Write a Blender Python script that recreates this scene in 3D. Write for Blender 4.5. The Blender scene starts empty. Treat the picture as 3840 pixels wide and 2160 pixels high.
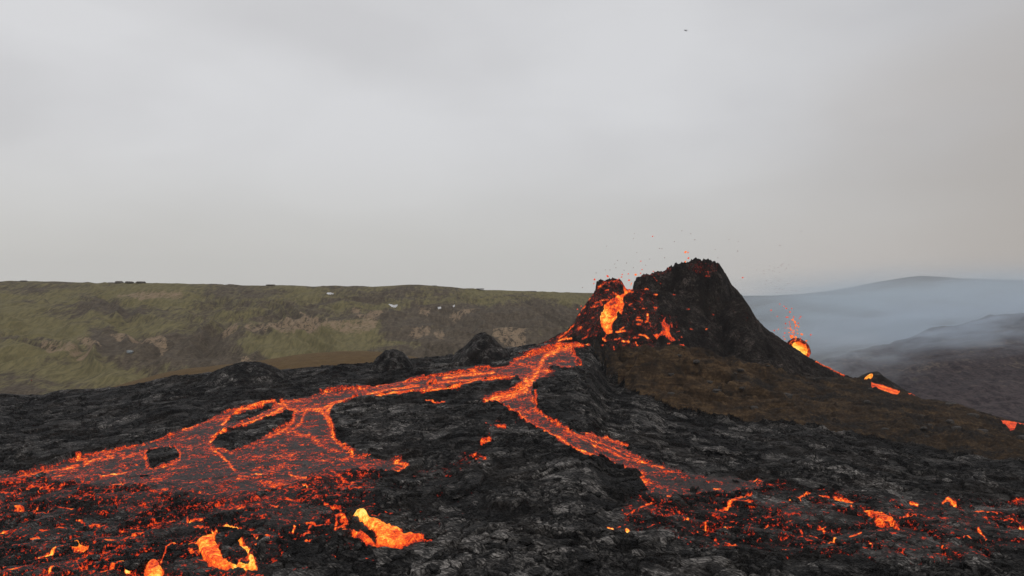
import bpy, math, random
import numpy as np
random.seed(7)
rng = np.random.default_rng(11)
sc = bpy.context.scene
COL = sc.collection

# ---------------------------------------------------------------- camera
H = 30.0                      # eye height over the foreground lava
F, CX, HY = 3325.5, 1920.0, 1125.0
cam_d = bpy.data.cameras.new('camera')
cam = bpy.data.objects.new('camera', cam_d); COL.objects.link(cam)
cam.location = (0, 0, H); cam.rotation_euler = (math.pi/2, 0, 0)
cam_d.sensor_width = 36; cam_d.lens = 36*F/3840
cam_d.shift_y = (HY-1080)/3840
cam_d.clip_start = 0.5; cam_d.clip_end = 20000
sc.camera = cam

# ---------------------------------------------------------------- node helper
class NT:
    def __init__(s, tree):
        s.t = tree; s.n = tree.nodes; s.l = tree.links
        s.n.clear()
    def node(s, kind, **kw):
        nd = s.n.new(kind)
        for k, v in kw.items():
            if k.startswith('i_'):
                key = k[2:]
                key = int(key) if key.isdigit() else key.replace('_', ' ')
                s.set(nd.inputs[key], v)
            else:
                setattr(nd, k, v)
        return nd
    def set(s, sock, v):
        if isinstance(v, bpy.types.NodeSocket): s.l.new(v, sock)
        else:
            if sock.type == 'RGBA' and len(v) == 3: v = (*v, 1)
            sock.default_value = v
    def math(s, op, a, b=0.0, c=None, clamp=False):
        nd = s.n.new('ShaderNodeMath'); nd.operation = op; nd.use_clamp = clamp
        s.set(nd.inputs[0], a); s.set(nd.inputs[1], b)
        if c is not None: s.set(nd.inputs[2], c)
        return nd.outputs[0]
    def mix(s, f, a, b, blend='MIX'):
        nd = s.n.new('ShaderNodeMix'); nd.data_type = 'RGBA'; nd.blend_type = blend
        s.set(nd.inputs[0], f); s.set(nd.inputs[6], a); s.set(nd.inputs[7], b)
        return nd.outputs[2]
    def ramp(s, f, stops, interp='LINEAR'):
        nd = s.n.new('ShaderNodeValToRGB'); cr = nd.color_ramp; cr.interpolation = interp
        cr.elements[0].position = stops[0][0]; cr.elements[-1].position = stops[-1][0]
        for p, c in stops[1:-1]: cr.elements.new(p)
        for k, (p, c) in enumerate(stops):
            cr.elements[k].color = (*c, 1) if hasattr(c, '__len__') else (c, c, c, 1)
        s.set(nd.inputs[0], f)
        return nd.outputs[0]
    def smooth(s, v, a, b, lo=0.0, hi=1.0):
        nd = s.n.new('ShaderNodeMapRange'); nd.interpolation_type = 'SMOOTHSTEP'
        s.set(nd.inputs[0], v); s.set(nd.inputs[1], a); s.set(nd.inputs[2], b)
        s.set(nd.inputs[3], lo); s.set(nd.inputs[4], hi)
        return nd.outputs[0]
    def noise(s, vec, scale, detail=4, rough=0.55, dist=0.0, out=0):
        nd = s.node('ShaderNodeTexNoise'); s.set(nd.inputs['Vector'], vec)
        nd.inputs['Scale'].default_value = scale; nd.inputs['Detail'].default_value = detail
        nd.inputs['Roughness'].default_value = rough; nd.inputs['Distortion'].default_value = dist
        return nd.outputs[out]
    def mapping(s, vec, scale=(1, 1, 1), rot=(0, 0, 0), loc=(0, 0, 0)):
        nd = s.node('ShaderNodeMapping'); s.set(nd.inputs['Vector'], vec)
        nd.inputs['Scale'].default_value = scale; nd.inputs['Rotation'].default_value = rot
        nd.inputs['Location'].default_value = loc
        return nd.outputs[0]
    def attr(s, name):
        return s.node('ShaderNodeAttribute', attribute_name=name).outputs['Fac']

# ---------------------------------------------------------------- overcast sky
SUN_EL, SUN_ROT = math.radians(50), math.radians(-35)
world = bpy.data.worlds.new('World'); sc.world = world; world.use_nodes = True
w = NT(world.node_tree)
tc = w.node('ShaderNodeTexCoord').outputs['Generated']
sky = w.node('ShaderNodeTexSky', sky_type='NISHITA', sun_disc=False, sun_elevation=SUN_EL, sun_rotation=SUN_ROT,
             dust_density=3.0)
clear = w.mix(1.0, sky.outputs[0], (0.1, 0.1, 0.1), 'MULTIPLY')
sep = w.node('ShaderNodeSeparateXYZ'); w.set(sep.inputs[0], tc)
sx, sy, sz = sep.outputs[0], sep.outputs[1], sep.outputs[2]
cl = w.mapping(tc, (1.0, 1.0, 2.6), (0, math.radians(22), 0))
n1 = w.noise(cl, 1.7, 3, 0.45, 0.5)
n2 = w.noise(cl, 4.5, 4, 0.5, 0.3)
cn = w.math('ADD', w.math('MULTIPLY', n1, 0.75), w.math('MULTIPLY', n2, 0.25))
cloud = w.ramp(cn, [(0.34, (0.515, 0.513, 0.525)), (0.5, (0.59, 0.59, 0.602)), (0.64, (0.66, 0.663, 0.677))])
hor = w.smooth(sz, 0.02, 0.20)
cloud = w.mix(hor, w.mix(0.75, cloud, (0.535, 0.53, 0.505)), cloud)
# warm, thin gas cloud drifting out of the frame on the right
g = w.math('ADD', sx, w.math('MULTIPLY', w.math('SUBTRACT', n1, 0.5), 0.45))
g = w.math('SUBTRACT', g, w.math('MULTIPLY', w.math('ABSOLUTE', w.math('SUBTRACT', sz, 0.12)), 0.7))
gas = w.smooth(g, 0.20, 0.47)
low = w.math('MULTIPLY', w.smooth(sx, 0.08, 0.36), w.smooth(sz, 0.16, 0.01))
cloud = w.mix(w.math('MULTIPLY', low, 0.6), cloud, (0.50, 0.462, 0.44))
cloud = w.mix(w.math('MULTIPLY', gas, 0.75), cloud, (0.40, 0.365, 0.335))
skyc = w.mix(0.95, clear, cloud)
bg = w.node('ShaderNodeBackground'); w.set(bg.inputs[0], skyc); bg.inputs[1].default_value = 1.02
wo = w.node('ShaderNodeOutputWorld'); w.l.new(bg.outputs[0], wo.inputs[0])

sun_d = bpy.data.lights.new('sun', 'SUN'); sun = bpy.data.objects.new('sun', sun_d); COL.objects.link(sun)
sun_d.energy = 1.0; sun_d.angle = math.radians(14); sun_d.color = (1.0, 0.96, 0.9)
sun.rotation_euler = (math.radians(40), 0, math.radians(35)); sun.location = (0, 0, 200)

vs = sc.view_settings
vs.view_transform = 'Standard'; vs.look = 'None'; vs.exposure = 0; vs.gamma = 1
try: vs.use_curve_mapping = False
except Exception: pass
sc.cycles.use_denoising = True
sc.cycles.max_bounces = 4; sc.cycles.diffuse_bounces = 2; sc.cycles.glossy_bounces = 1
sc.cycles.volume_bounces = 2; sc.cycles.transparent_max_bounces = 8
sc.cycles.use_light_tree = True

# ---------------------------------------------------------------- tracing frames of the survey, all brought to one frame
REG = {'1': (1900, 850, .46584), '2': (0, 1400, .52448), '3': (1200, 1400, .52448), '4': (2490, 1400, .52448),
       '5': (0, 1000, .52448), '6': (1200, 1000, .42785), '7': (2740, 980, .42785), '8': (650, 1850, .40761),
       'P': (0, 0, 1.49068), '9': (2150, 1000, .2761), 'A': (3180, 1370, .25621), 'B': (2880, 1130, .15873), 'Q': (0, 0, 1)}
def T(r, pts):
    ox, oy, s = REG[r]
    a = np.array(pts, float).reshape(-1, 2)
    return np.column_stack([ox+a[:, 0]*s, oy+a[:, 1]*s])

# ---------------------------------------------------------------- numpy noise
def h2(ix, iy, seed):
    ix = ix.astype(np.int64); iy = iy.astype(np.int64)
    h = (ix*374761393 + iy*668265263 + seed*974711) & 0x7fffffff
    h = ((h ^ (h >> 13))*1274126177) & 0x7fffffff
    h = ((h ^ (h >> 16))*2246822519) & 0x7fffffff
    return (h ^ (h >> 15)) & 0xffffff
def perlin(x, y, seed=0):
    x0 = np.floor(x); y0 = np.floor(y); fx = x-x0; fy = y-y0
    def g(ix, iy, dx, dy):
        a = h2(ix, iy, seed)*(2*math.pi/0xffffff)
        return np.cos(a)*dx+np.sin(a)*dy
    u = fx*fx*fx*(fx*(fx*6-15)+10); v = fy*fy*fy*(fy*(fy*6-15)+10)
    a = g(x0, y0, fx, fy); b = g(x0+1, y0, fx-1, fy); c = g(x0, y0+1, fx, fy-1); d = g(x0+1, y0+1, fx-1, fy-1)
    return ((a*(1-u)+b*u)*(1-v)+(c*(1-u)+d*u)*v)*1.5
def fbm(x, y, sc_, oct=4, seed=0, gain=0.5, lac=2.03):
    s = np.zeros_like(x); a = 1.0; f = 1.0/sc_; t = 0
    for o in range(oct):
        s += a*perlin(x*f+o*17.3, y*f-o*9.1, seed+o*31); t += a; a *= gain; f *= lac
    return s/t
def billow(x, y, sc_, oct=3, seed=0, gain=0.55):
    s = np.zeros_like(x); a = 1.0; f = 1.0/sc_; t = 0
    for o in range(oct):
        s += a*(1-2*np.abs(perlin(x*f+o*7.7, y*f+o*3.3, seed+o*13))); t += a; a *= gain; f *= 2.1
    return s/t
def voronoi(x, y, seed=0):
    """F1, F2, cell hashes and the offset from the nearest point."""
    cx = np.floor(x); cy = np.floor(y)
    f1 = np.full(x.shape, 9.); f2 = np.full(x.shape, 9.)
    bi = np.zeros_like(x); bj = np.zeros_like(x); bx = np.zeros_like(x); by = np.zeros_like(x)
    for i in (-1, 0, 1):
        for j in (-1, 0, 1):
            ix = cx+i; iy = cy+j
            px = ix+h2(ix, iy, seed)/0xffffff; py = iy+h2(ix, iy, seed+5)/0xffffff
            dx = x-px; dy = y-py; d = np.sqrt(dx*dx+dy*dy)
            m = d < f1
            f2 = np.where(m, f1, np.minimum(f2, d))
            bi = np.where(m, ix, bi); bj = np.where(m, iy, bj); bx = np.where(m, dx, bx); by = np.where(m, dy, by)
            f1 = np.where(m, d, f1)
    r = [h2(bi, bj, seed+k)/0xffffff for k in (11, 12, 13, 14)]
    return f1, f2, r, bx, by
def sstep(v, a, b):
    t = np.clip((v-a)/(np.asarray(b, float)-a), 0, 1); return t*t*(3-2*t)
def inpoly(qx, qy, poly):
    out = np.zeros(qx.shape, bool)
    lo = poly.min(0); hi = poly.max(0)
    idx = np.nonzero((qx >= lo[0]) & (qx <= hi[0]) & (qy >= lo[1]) & (qy <= hi[1]))
    if len(idx[0]) == 0: return out
    x = qx[idx]; y = qy[idx]; r = np.zeros(x.shape, bool)
    n = len(poly)
    for i in range(n):
        x1, y1 = poly[i]; x2, y2 = poly[(i+1) % n]
        if y1 == y2: continue
        c = ((y1 > y) != (y2 > y)) & (x < (x2-x1)*(y-y1)/(y2-y1)+x1)
        r ^= c
    out[idx] = r
    return out
def linedist(qx, qy, pts, rad, closed=False, yw=1.0):
    """distance to a polyline (yw widens it less in the row direction); inf beyond rad"""
    out = np.full(qx.shape, 1e9)
    P = np.vstack([pts, pts[:1]]) if closed else pts
    if len(P) == 1: P = np.vstack([P, P+[[0.01, 0]]])
    for i in range(len(P)-1):
        (x1, y1), (x2, y2) = P[i], P[i+1]
        idx = np.nonzero((qx > min(x1, x2)-rad) & (qx < max(x1, x2)+rad) & (qy > min(y1, y2)-rad) & (qy < max(y1, y2)+rad))
        if len(idx[0]) == 0: continue
        x = qx[idx]; y = qy[idx]
        dx = x2-x1; dy = (y2-y1)*yw; L2 = dx*dx+dy*dy+1e-9
        t = np.clip(((x-x1)*dx+(y-y1)*yw*dy)/L2, 0, 1)
        d = np.hypot(x-x1-t*dx, (y-y1)*yw-t*dy)
        out[idx] = np.minimum(out[idx], d)
    return out

# ---------------------------------------------------------------- mesh building
def tag(o, label=None, cat=None, group=None, kind=None):
    if label: o['label'] = label
    if cat: o['category'] = cat
    if group: o['group'] = group
    if kind: o['kind'] = kind
    elif label: o['kind'] = 'thing'
    return o
def empty(name, loc=(0, 0, 0)):
    o = bpy.data.objects.new(name, None); COL.objects.link(o); o.location = loc
    o.empty_display_size = 0.1
    return o
def mk(name, V, Fq, mat, parent=None, attrs=None, smooth=True):
    """V (n,3), Fq (m,k) faces all of k corners (or a list of such arrays)"""
    me = bpy.data.meshes.new(name)
    if not isinstance(Fq, list): Fq = [Fq]
    V = np.asarray(V, np.float32)
    me.vertices.add(len(V)); me.vertices.foreach_set('co', V.ravel())
    loops = np.concatenate([f.ravel() for f in Fq]).astype(np.int32)
    tot = np.concatenate([np.full(len(f), f.shape[1]) for f in Fq]).astype(np.int32)
    start = np.concatenate([[0], np.cumsum(tot)[:-1]]).astype(np.int32)
    me.loops.add(len(loops)); me.loops.foreach_set('vertex_index', loops)
    me.polygons.add(len(tot)); me.polygons.foreach_set('loop_start', start)
    try: me.polygons.foreach_set('loop_total', tot)
    except Exception: pass
    me.update(calc_edges=True)
    me.polygons.foreach_set('use_smooth', np.full(len(tot), smooth, dtype=bool))
    for k, a in (attrs or {}).items():
        at = me.attributes.new(k, 'FLOAT', 'POINT'); at.data.foreach_set('value', np.asarray(a, np.float32).ravel())
    me.materials.append(mat)
    o = bpy.data.objects.new(name, me); COL.objects.link(o)
    if parent:
        o.parent = parent
        o.matrix_parent_inverse = parent.matrix_basis.inverted()
    return o
def gridfaces(nr, nc):
    i = np.arange((nr-1)*nc).reshape(nr-1, nc)[:, :-1].ravel()
    return np.column_stack([i, i+1, i+nc+1, i+nc])
def submesh(V, faces, sel, attrs):
    f = faces[sel]; u, inv = np.unique(f, return_inverse=True)
    return V[u], inv.reshape(f.shape), {k: a[u] for k, a in attrs.items()}
def proj(x, y, z):
    return CX+F*x/y, HY+F*(H-z)/y
def zrow(row, d): return H-(row-HY)/F*d
def xcol(q, d): return (q-CX)/F*d

# ---------------------------------------------------------------- materials
def new_mat(name):
    m = bpy.data.materials.new(name); m.use_nodes = True
    try: m.cycles.emission_sampling = 'NONE'
    except Exception: pass
    return m, NT(m.node_tree)
HOT = [(0.50, (0, 0, 0)), (0.535, (0.17, 0.007, 0.003)), (0.60, (0.62, 0.035, 0.009)), (0.69, (0.93, 0.082, 0.014)),
       (0.80, (1.12, 0.23, 0.022)), (0.90, (1.25, 0.62, 0.07)), (1.0, (1.3, 0.92, 0.22))]
def hot_chain(t, heat, n, gain):
    g_ = t.math('MULTIPLY', t.smooth(heat, 0.04, 0.22), gain)
    v = t.math('ADD', heat, t.math('MULTIPLY', t.math('SUBTRACT', n, 0.5), g_))
    return v, t.ramp(v, HOT)
def lava_mat(name, dark=(0.004, 0.004, 0.0045), grey=(0.37, 0.345, 0.325), fine=1.0, gain=1.05, bump=0.7, rope=0.22, molten=False):
    m, t = new_mat(name)
    pos = t.node('ShaderNodeNewGeometry').outputs['Position']
    heat, tone, crack = t.attr('glow'), t.attr('tone'), t.attr('crack')
    warp = t.noise(pos, 0.35*fine, 3, 0.6, 0, 1)
    wv = t.node('ShaderNodeVectorMath', operation='MULTIPLY_ADD')
    t.set(wv.inputs[0], warp); wv.inputs[1].default_value = (2.2, 2.2, 2.2); t.set(wv.inputs[2], pos)
    wp = wv.outputs[0]
    na = t.noise(wp, 0.85*fine, 6, 0.68, 0.7)
    nb = t.noise(pos, 3.2*fine, 5, 0.7, 0.3)
    n = t.math('ADD', t.math('MULTIPLY', na, 1.1), t.math('MULTIPLY', nb, 0.9))
    n = t.math('SUBTRACT', n, 0.5)
    hh = t.math('ADD', heat, t.math('MULTIPLY', t.math('MULTIPLY', crack, t.math('GREATER_THAN', heat, 0.12)), 0.09))
    v, em = hot_chain(t, hh, n, gain)
    # crust colour
    ns = t.noise(t.mapping(wp, (1, 2.3, 1), (0, 0, 0.5)), 1.1, 7, 0.7, 0.5)
    nf = t.noise(pos, 9.0, 4, 0.7)
    wave = t.node('ShaderNodeTexWave', wave_type='BANDS', bands_direction='DIAGONAL'); t.set(wave.inputs[0], wp)
    wave.inputs['Scale'].default_value = 0.9; wave.inputs['Distortion'].default_value = 9.0
    wave.inputs['Detail'].default_value = 4.0; wave.inputs['Detail Scale'].default_value = 1.2
    wave.inputs['Detail Roughness'].default_value = 0.65
    rp = wave.outputs['Fac']
    rub = t.attr('rubble')
    nl = t.noise(t.mapping(wp, (1, 0.7, 1), (0, 0, -0.3)), 0.33, 5, 0.7, 0.4)
    whole = t.math('MULTIPLY', t.smooth(rub, 0.5, 0.1), 0.6)
    nsx = t.math('ADD', 0.12, t.math('MULTIPLY', t.smooth(ns, 0.42, 0.60), 1.1))
    tt = t.math('MULTIPLY', tone, t.math('ADD', t.math('MULTIPLY', nsx, t.math('SUBTRACT', 1.0, whole)), t.math('MULTIPLY', whole, 0.55)))
    tt = t.math('MULTIPLY', tt, t.math('ADD', 0.2, t.smooth(nl, 0.40, 0.58)))
    ropek = t.math('MULTIPLY', t.math('SUBTRACT', 1.0, rub), t.math('SUBTRACT', rp, 0.35))
    tt = t.math('MULTIPLY', tt, t.math('ADD', 0.8, t.math('MULTIPLY', ropek, 1.3)))
    tt = t.math('MULTIPLY', tt, t.math('SUBTRACT', 1.15, t.math('MULTIPLY', rub, 0.6)), clamp=True)
    def vor(sc_, feat, mp):
        nd = t.node('ShaderNodeTexVoronoi', feature=feat); t.set(nd.inputs['Vector'], mp); nd.inputs['Scale'].default_value = sc_
        return nd.outputs['Distance'] if feat != 'F1' else nd.outputs['Color']
    wp2 = t.mapping(wp, (0.8, 1.15, 1.0), (0, 0, 0.3))
    ea, eb = vor(0.42*fine, 'DISTANCE_TO_EDGE', wp2), vor(1.35*fine, 'DISTANCE_TO_EDGE', wp2)
    ca_ = t.node('ShaderNodeSeparateColor'); t.set(ca_.inputs[0], vor(0.42*fine, 'F1', wp2))
    cb_ = t.node('ShaderNodeSeparateColor'); t.set(cb_.inputs[0], vor(1.35*fine, 'F1', wp2))
    seam = t.math('MULTIPLY', t.smooth(ea, 0.01, 0.07, 0.1, 1), t.math('MAXIMUM', t.smooth(eb, 0.01, 0.09, 0.25, 1), t.math('SUBTRACT', 0.75, rub)))
    tt = t.math('MULTIPLY', tt, seam)
    tt = t.math('MULTIPLY', tt, t.math('ADD', 0.35, t.math('MULTIPLY', ca_.outputs[0], 0.9)))
    tt = t.math('MULTIPLY', tt, t.math('ADD', 0.55, t.math('MULTIPLY', cb_.outputs[1], 0.9)), clamp=True)
    base = t.mix(tt, dark, grey)
    spk = t.smooth(nf, 0.45, 0.72)
    base = t.mix(t.math('MULTIPLY', spk, 0.16), base, (0.10, 0.095, 0.09))
    base = t.mix(t.math('MULTIPLY', t.smooth(t.noise(pos, 0.09, 2, 0.5), 0.5, 0.7), 0.25), base, (0.045, 0.035, 0.028))
    wm = t.math('MULTIPLY', t.smooth(heat, 0.3, 0.45), t.math('SUBTRACT', 1.0, t.math('MULTIPLY', rub, 0.85)))
    base = t.mix(wm, base, t.mix(ns, (0.012, 0.010, 0.010), (0.095, 0.082, 0.080)))
    base = t.mix(t.smooth(v, 0.5, 0.6), base, (0.02, 0.008, 0.005))
    b1 = t.node('ShaderNodeBump'); b1.inputs['Strength'].default_value = 0.9; b1.inputs['Distance'].default_value = bump
    t.set(b1.inputs['Height'], t.math('ADD', t.math('MULTIPLY', seam, 0.35), t.math('ADD', ns, t.math('MULTIPLY', nb, 0.5))))
    b2 = t.node('ShaderNodeBump'); b2.inputs['Strength'].default_value = 0.8; b2.inputs['Distance'].default_value = rope
    t.set(b2.inputs['Height'], rp); t.l.new(b1.outputs[0], b2.inputs['Normal'])
    p = t.node('ShaderNodeBsdfPrincipled')
    t.set(p.inputs['Base Color'], base); p.inputs['Roughness'].default_value = 0.6
    p.inputs['Specular IOR Level'].default_value = 0.09
    t.l.new(b2.outputs[0], p.inputs['Normal'])
    t.set(p.inputs['Emission Color'], em); p.inputs['Emission Strength'].default_value = 1.0
    o = t.node('ShaderNodeOutputMaterial'); t.l.new(p.outputs[0], o.inputs[0])
    return m
M_field = lava_mat('cooled_lava_crust')
M_river = lava_mat('flowing_lava_skin', dark=(0.05, 0.042, 0.042), grey=(0.17, 0.145, 0.14), fine=1.25, gain=1.25, bump=0.3, rope=0.03)
M_molten = lava_mat('molten_lava', dark=(0.02, 0.012, 0.01), grey=(0.05, 0.03, 0.03), fine=1.3, gain=0.65, bump=0.12, rope=0.05)
M_cinder = lava_mat('cinder_and_spatter', dark=(0.012, 0.010, 0.0095), grey=(0.16, 0.13, 0.115), fine=1.7, gain=1.25, bump=1.0, rope=0.0)

def soil_mat(name, cols, scale=1.0, bump=0.4, extra=None):
    m, t = new_mat(name)
    pos = t.node('ShaderNodeNewGeometry').outputs['Position']
    n = t.noise(pos, 0.22*scale, 7, 0.66, 0.6); n2 = t.noise(pos, 1.6*scale, 6, 0.7)
    n3 = t.noise(t.mapping(pos, (0.25, 0.25, 2.2)), 0.5*scale, 5, 0.65, 0.8)
    c = t.ramp(t.math('ADD', t.math('MULTIPLY', n, 0.45), t.math('ADD', t.math('MULTIPLY', n2, 0.25), t.math('MULTIPLY', n3, 0.3))), cols)
    heat = t.attr('glow'); tone = t.attr('tone')
    c = t.mix(t.math('MULTIPLY', tone, t.smooth(n2, 0.72, 0.46)), c, (0.017, 0.015, 0.014))
    v, em = hot_chain(t, heat, n2, 1.0)
    b = t.node('ShaderNodeBump'); b.inputs['Distance'].default_value = bump; t.set(b.inputs['Height'], n2)
    p = t.node('ShaderNodeBsdfPrincipled'); t.set(p.inputs['Base Color'], c); p.inputs['Roughness'].default_value = 0.9
    p.inputs['Specular IOR Level'].default_value = 0.15
    t.l.new(b.outputs[0], p.inputs['Normal'])
    t.set(p.inputs['Emission Color'], em); p.inputs['Emission Strength'].default_value = 1.0
    o = t.node('ShaderNodeOutputMaterial'); t.l.new(p.outputs[0], o.inputs[0])
    return m
M_brown = soil_mat('ash_dusted_brown_soil', [(0.41, (0.014, 0.0105, 0.008)), (0.5, (0.046, 0.029, 0.0165)), (0.59, (0.105, 0.067, 0.036))])
M_grassbrown = soil_mat('dry_brown_grass', [(0.3, (0.07, 0.043, 0.018)), (0.5, (0.11, 0.07, 0.03)), (0.7, (0.15, 0.10, 0.045))], 1.5)
M_valley = soil_mat('dark_valley_ground', [(0.3, (0.03, 0.028, 0.022)), (0.6, (0.07, 0.06, 0.045)), (0.8, (0.09, 0.075, 0.055))], 0.2)

def moss_mat(name='moss_and_scree', br=((0.046, 0.037, 0.028), (0.118, 0.095, 0.070)), tn=((0.15, 0.105, 0.07), (0.30, 0.225, 0.15))):
    m, t = new_mat(name)
    pos = t.node('ShaderNodeNewGeometry').outputs['Position']
    moss, tan = t.attr('moss'), t.attr('tan')
    big = t.noise(pos, 0.012, 5, 0.6, 0.6)
    st = t.noise(t.mapping(pos, (1.0, 0.25, 0.6), (0, 0, math.radians(32))), 0.16, 7, 0.68, 0.8)
    fi = t.noise(t.mapping(pos, (0.35, 1.0, 1.0)), 0.8, 6, 0.75)
    k = t.math('ADD', moss, t.math('ADD', t.math('MULTIPLY', t.math('SUBTRACT', big, 0.5), 0.7), t.math('MULTIPLY', t.math('SUBTRACT', st, 0.5), 1.7)))
    k = t.math('ADD', k, t.math('MULTIPLY', t.math('SUBTRACT', fi, 0.5), 0.6))
    st2 = t.noise(t.mapping(pos, (1.0, 0.2, 0.5), (0, 0, math.radians(38))), 0.33, 5, 0.72, 0.5)
    k = t.math('ADD', k, t.math('MULTIPLY', t.math('SUBTRACT', st2, 0.5), 1.0))
    k = t.smooth(k, 0.2, 0.8)
    green = t.mix(t.smooth(st2, 0.35, 0.65), (0.104, 0.090, 0.046), (0.166, 0.144, 0.072))
    brown = t.mix(t.smooth(t.math('ADD', t.math('MULTIPLY', fi, 0.5), t.math('MULTIPLY', st2, 0.5)), 0.38, 0.62), *br)
    c = t.mix(k, brown, green)
    tk = t.smooth(t.math('ADD', tan, t.math('MULTIPLY', t.math('SUBTRACT', t.math('ADD', fi, t.math('SUBTRACT', st2, 0.5)), 0.5), 1.9)), 0.35, 0.65)
    c = t.mix(tk, c, t.mix(st, *tn))
    b = t.node('ShaderNodeBump'); b.inputs['Distance'].default_value = 1.6; b.inputs['Strength'].default_value = 0.2
    t.set(b.inputs['Height'], t.math('ADD', t.math('MULTIPLY', st, 1.0), t.math('MULTIPLY', fi, 0.5)))
    p = t.node('ShaderNodeBsdfPrincipled'); t.set(p.inputs['Base Color'], c); p.inputs['Roughness'].default_value = 0.95
    p.inputs['Specular IOR Level'].default_value = 0.1
    t.l.new(b.outputs[0], p.inputs['Normal'])
    o = t.node('ShaderNodeOutputMaterial'); t.l.new(p.outputs[0], o.inputs[0])
    return m
M_moss = moss_mat()
M_scree = moss_mat('dark_scree', ((0.022, 0.018, 0.022), (0.085, 0.068, 0.068)), ((0.08, 0.06, 0.05), (0.17, 0.135, 0.11)))
def plain(name, col, rough=0.8, emis=None, nscale=None, col2=None):
    m, t = new_mat(name)
    p = t.node('ShaderNodeBsdfPrincipled'); p.inputs['Roughness'].default_value = rough
    if col2:
        tc_ = t.node('ShaderNodeTexCoord').outputs['Object']
        t.set(p.inputs['Base Color'], t.mix(t.smooth(t.noise(tc_, nscale or 3, 5, 0.65), 0.35, 0.65), col, col2))
    else:
        p.inputs['Base Color'].default_value = (*col, 1)
    if emis:
        p.inputs['Emission Color'].default_value = (*emis, 1); p.inputs['Emission Strength'].default_value = 1.0
    o = t.node('ShaderNodeOutputMaterial'); t.l.new(p.outputs[0], o.inputs[0])
    return m
M_snow = plain('old_snow', (0.72, 0.73, 0.76), 0.7, None, 0.4, (0.5, 0.5, 0.52))
M_rock = plain('grey_rock', (0.10, 0.09, 0.08), 0.9, None, 0.6, (0.17, 0.15, 0.135))  # grey lightened: distance haze on the skyline rocks put into the colour
M_darkrock = plain('black_rock', (0.012, 0.011, 0.011), 0.9, None, 1.5, (0.05, 0.042, 0.036))
M_palerock = plain('pale_grey_rock', (0.16, 0.18, 0.19), 0.9, None, 0.8, (0.28, 0.31, 0.33))

# ================================================================ MASTER TERRAIN
# columns: (column, crest distance, crest row, back distance, back row)
ctl = [(-700, 250, 1540, 256, 1535), (0, 250, 1486, 256, 1483), (157, 250, 1488, 256, 1484), (210, 250, 1475, 256, 1472), (419, 250, 1455, 256, 1452),
       (535, 250, 1437, 256, 1434), (650, 250, 1417, 256, 1414), (786, 250, 1405, 256, 1402), (1048, 250, 1388, 256, 1385), (1350, 250, 1368, 256, 1365),
       (1598, 250, 1346, 256, 1343), (1700, 250, 1340, 256, 1337), (1991, 250, 1301, 256, 1298), (2150, 253, 1289, 262, 1284), (2215, 252, 1310, 262, 1290),
       (2263, 238, 1395, 262, 1344), (2282, 230, 1432, 262, 1343), (2319, 225, 1451, 262, 1340), (2389, 215, 1474, 262, 1334), (2459, 209, 1502, 262, 1329),
       (2490, 205, 1531, 262, 1327), (2599, 200, 1556, 262, 1330), (2805, 195, 1584, 262, 1362), (2925, 192, 1592, 262, 1400), (3014, 190, 1599, 262, 1412), (3210, 185, 1634, 262, 1418),
       (3300, 183, 1646, 258, 1438), (3400, 180, 1664, 252, 1466), (3459, 178, 1676, 248, 1498), (3553, 175, 1692, 242, 1506), (3596, 173, 1700, 240, 1519), (3668, 170, 1715, 236, 1545), (3767, 167, 1729, 230, 1571),
       (3840, 165, 1741, 226, 1588), (4540, 150, 1830, 205, 1680)]
ctl = np.array(ctl, float)
def cparam(qx):
    g = lambda k: np.interp(qx, ctl[:, 0], ctl[:, k])
    Dc, Dt = g(1), g(3)
    return Dc, zrow(g(2), Dc), Dt, zrow(g(4), Dt)
def base_z(qx, y):
    Dc, zc, Dt, zt = cparam(qx)
    z = np.where(y < 90, 0, 0)+0.0
    z = np.where((y >= 90) & (y < Dc), (y-90)/(Dc-90)*zc, z)
    brow = np.sin(np.clip((y-Dc)/np.maximum(Dt-Dc, 1), 0, 1)*math.pi)   # the brown slope is bellied
    wide = sstep(Dt-Dc, 8, 30)
    z = np.where((y >= Dc) & (y < Dt), zc+(zt-zc)*(y-Dc)/(Dt-Dc)+brow*wide*1.2, z)
    z = np.where(y >= Dt, zt-28*sstep((y-Dt)/110., -0.35, 1)+28*sstep(0., -0.35, 1), z)
    return z
qcols = np.arange(-560, 4400, 3.0)
ys = [58.0]
while ys[-1] < 92: ys.append(ys[-1]+0.35)
while ys[-1] < 264: ys.append(ys[-1]+0.15+(ys[-1]-92)/172*0.24)
while ys[-1] < 400: ys.append(ys[-1]+2.0)
ys = np.array(ys)
QX, Y = np.meshgrid(qcols, ys)
X = (QX-CX)/F*Y
Z0 = base_z(QX, Y)
Dc, zc, Dt, zt = cparam(QX)
QY = HY+F*(H-Z0)/Y
# dents that make the edges uneven
front = Y < Dt+4
wobx = fbm(X, Y, 7, 4, 3)*16*(1+2.5*sstep(QX, 2330, 2480)*sstep(Y, 172, 158)); woby = fbm(X, Y, 5, 4, 5)*7*(1+2.5*sstep(Y, 170, 145))
QXw = QX+wobx; QYw = QY+woby

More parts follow.
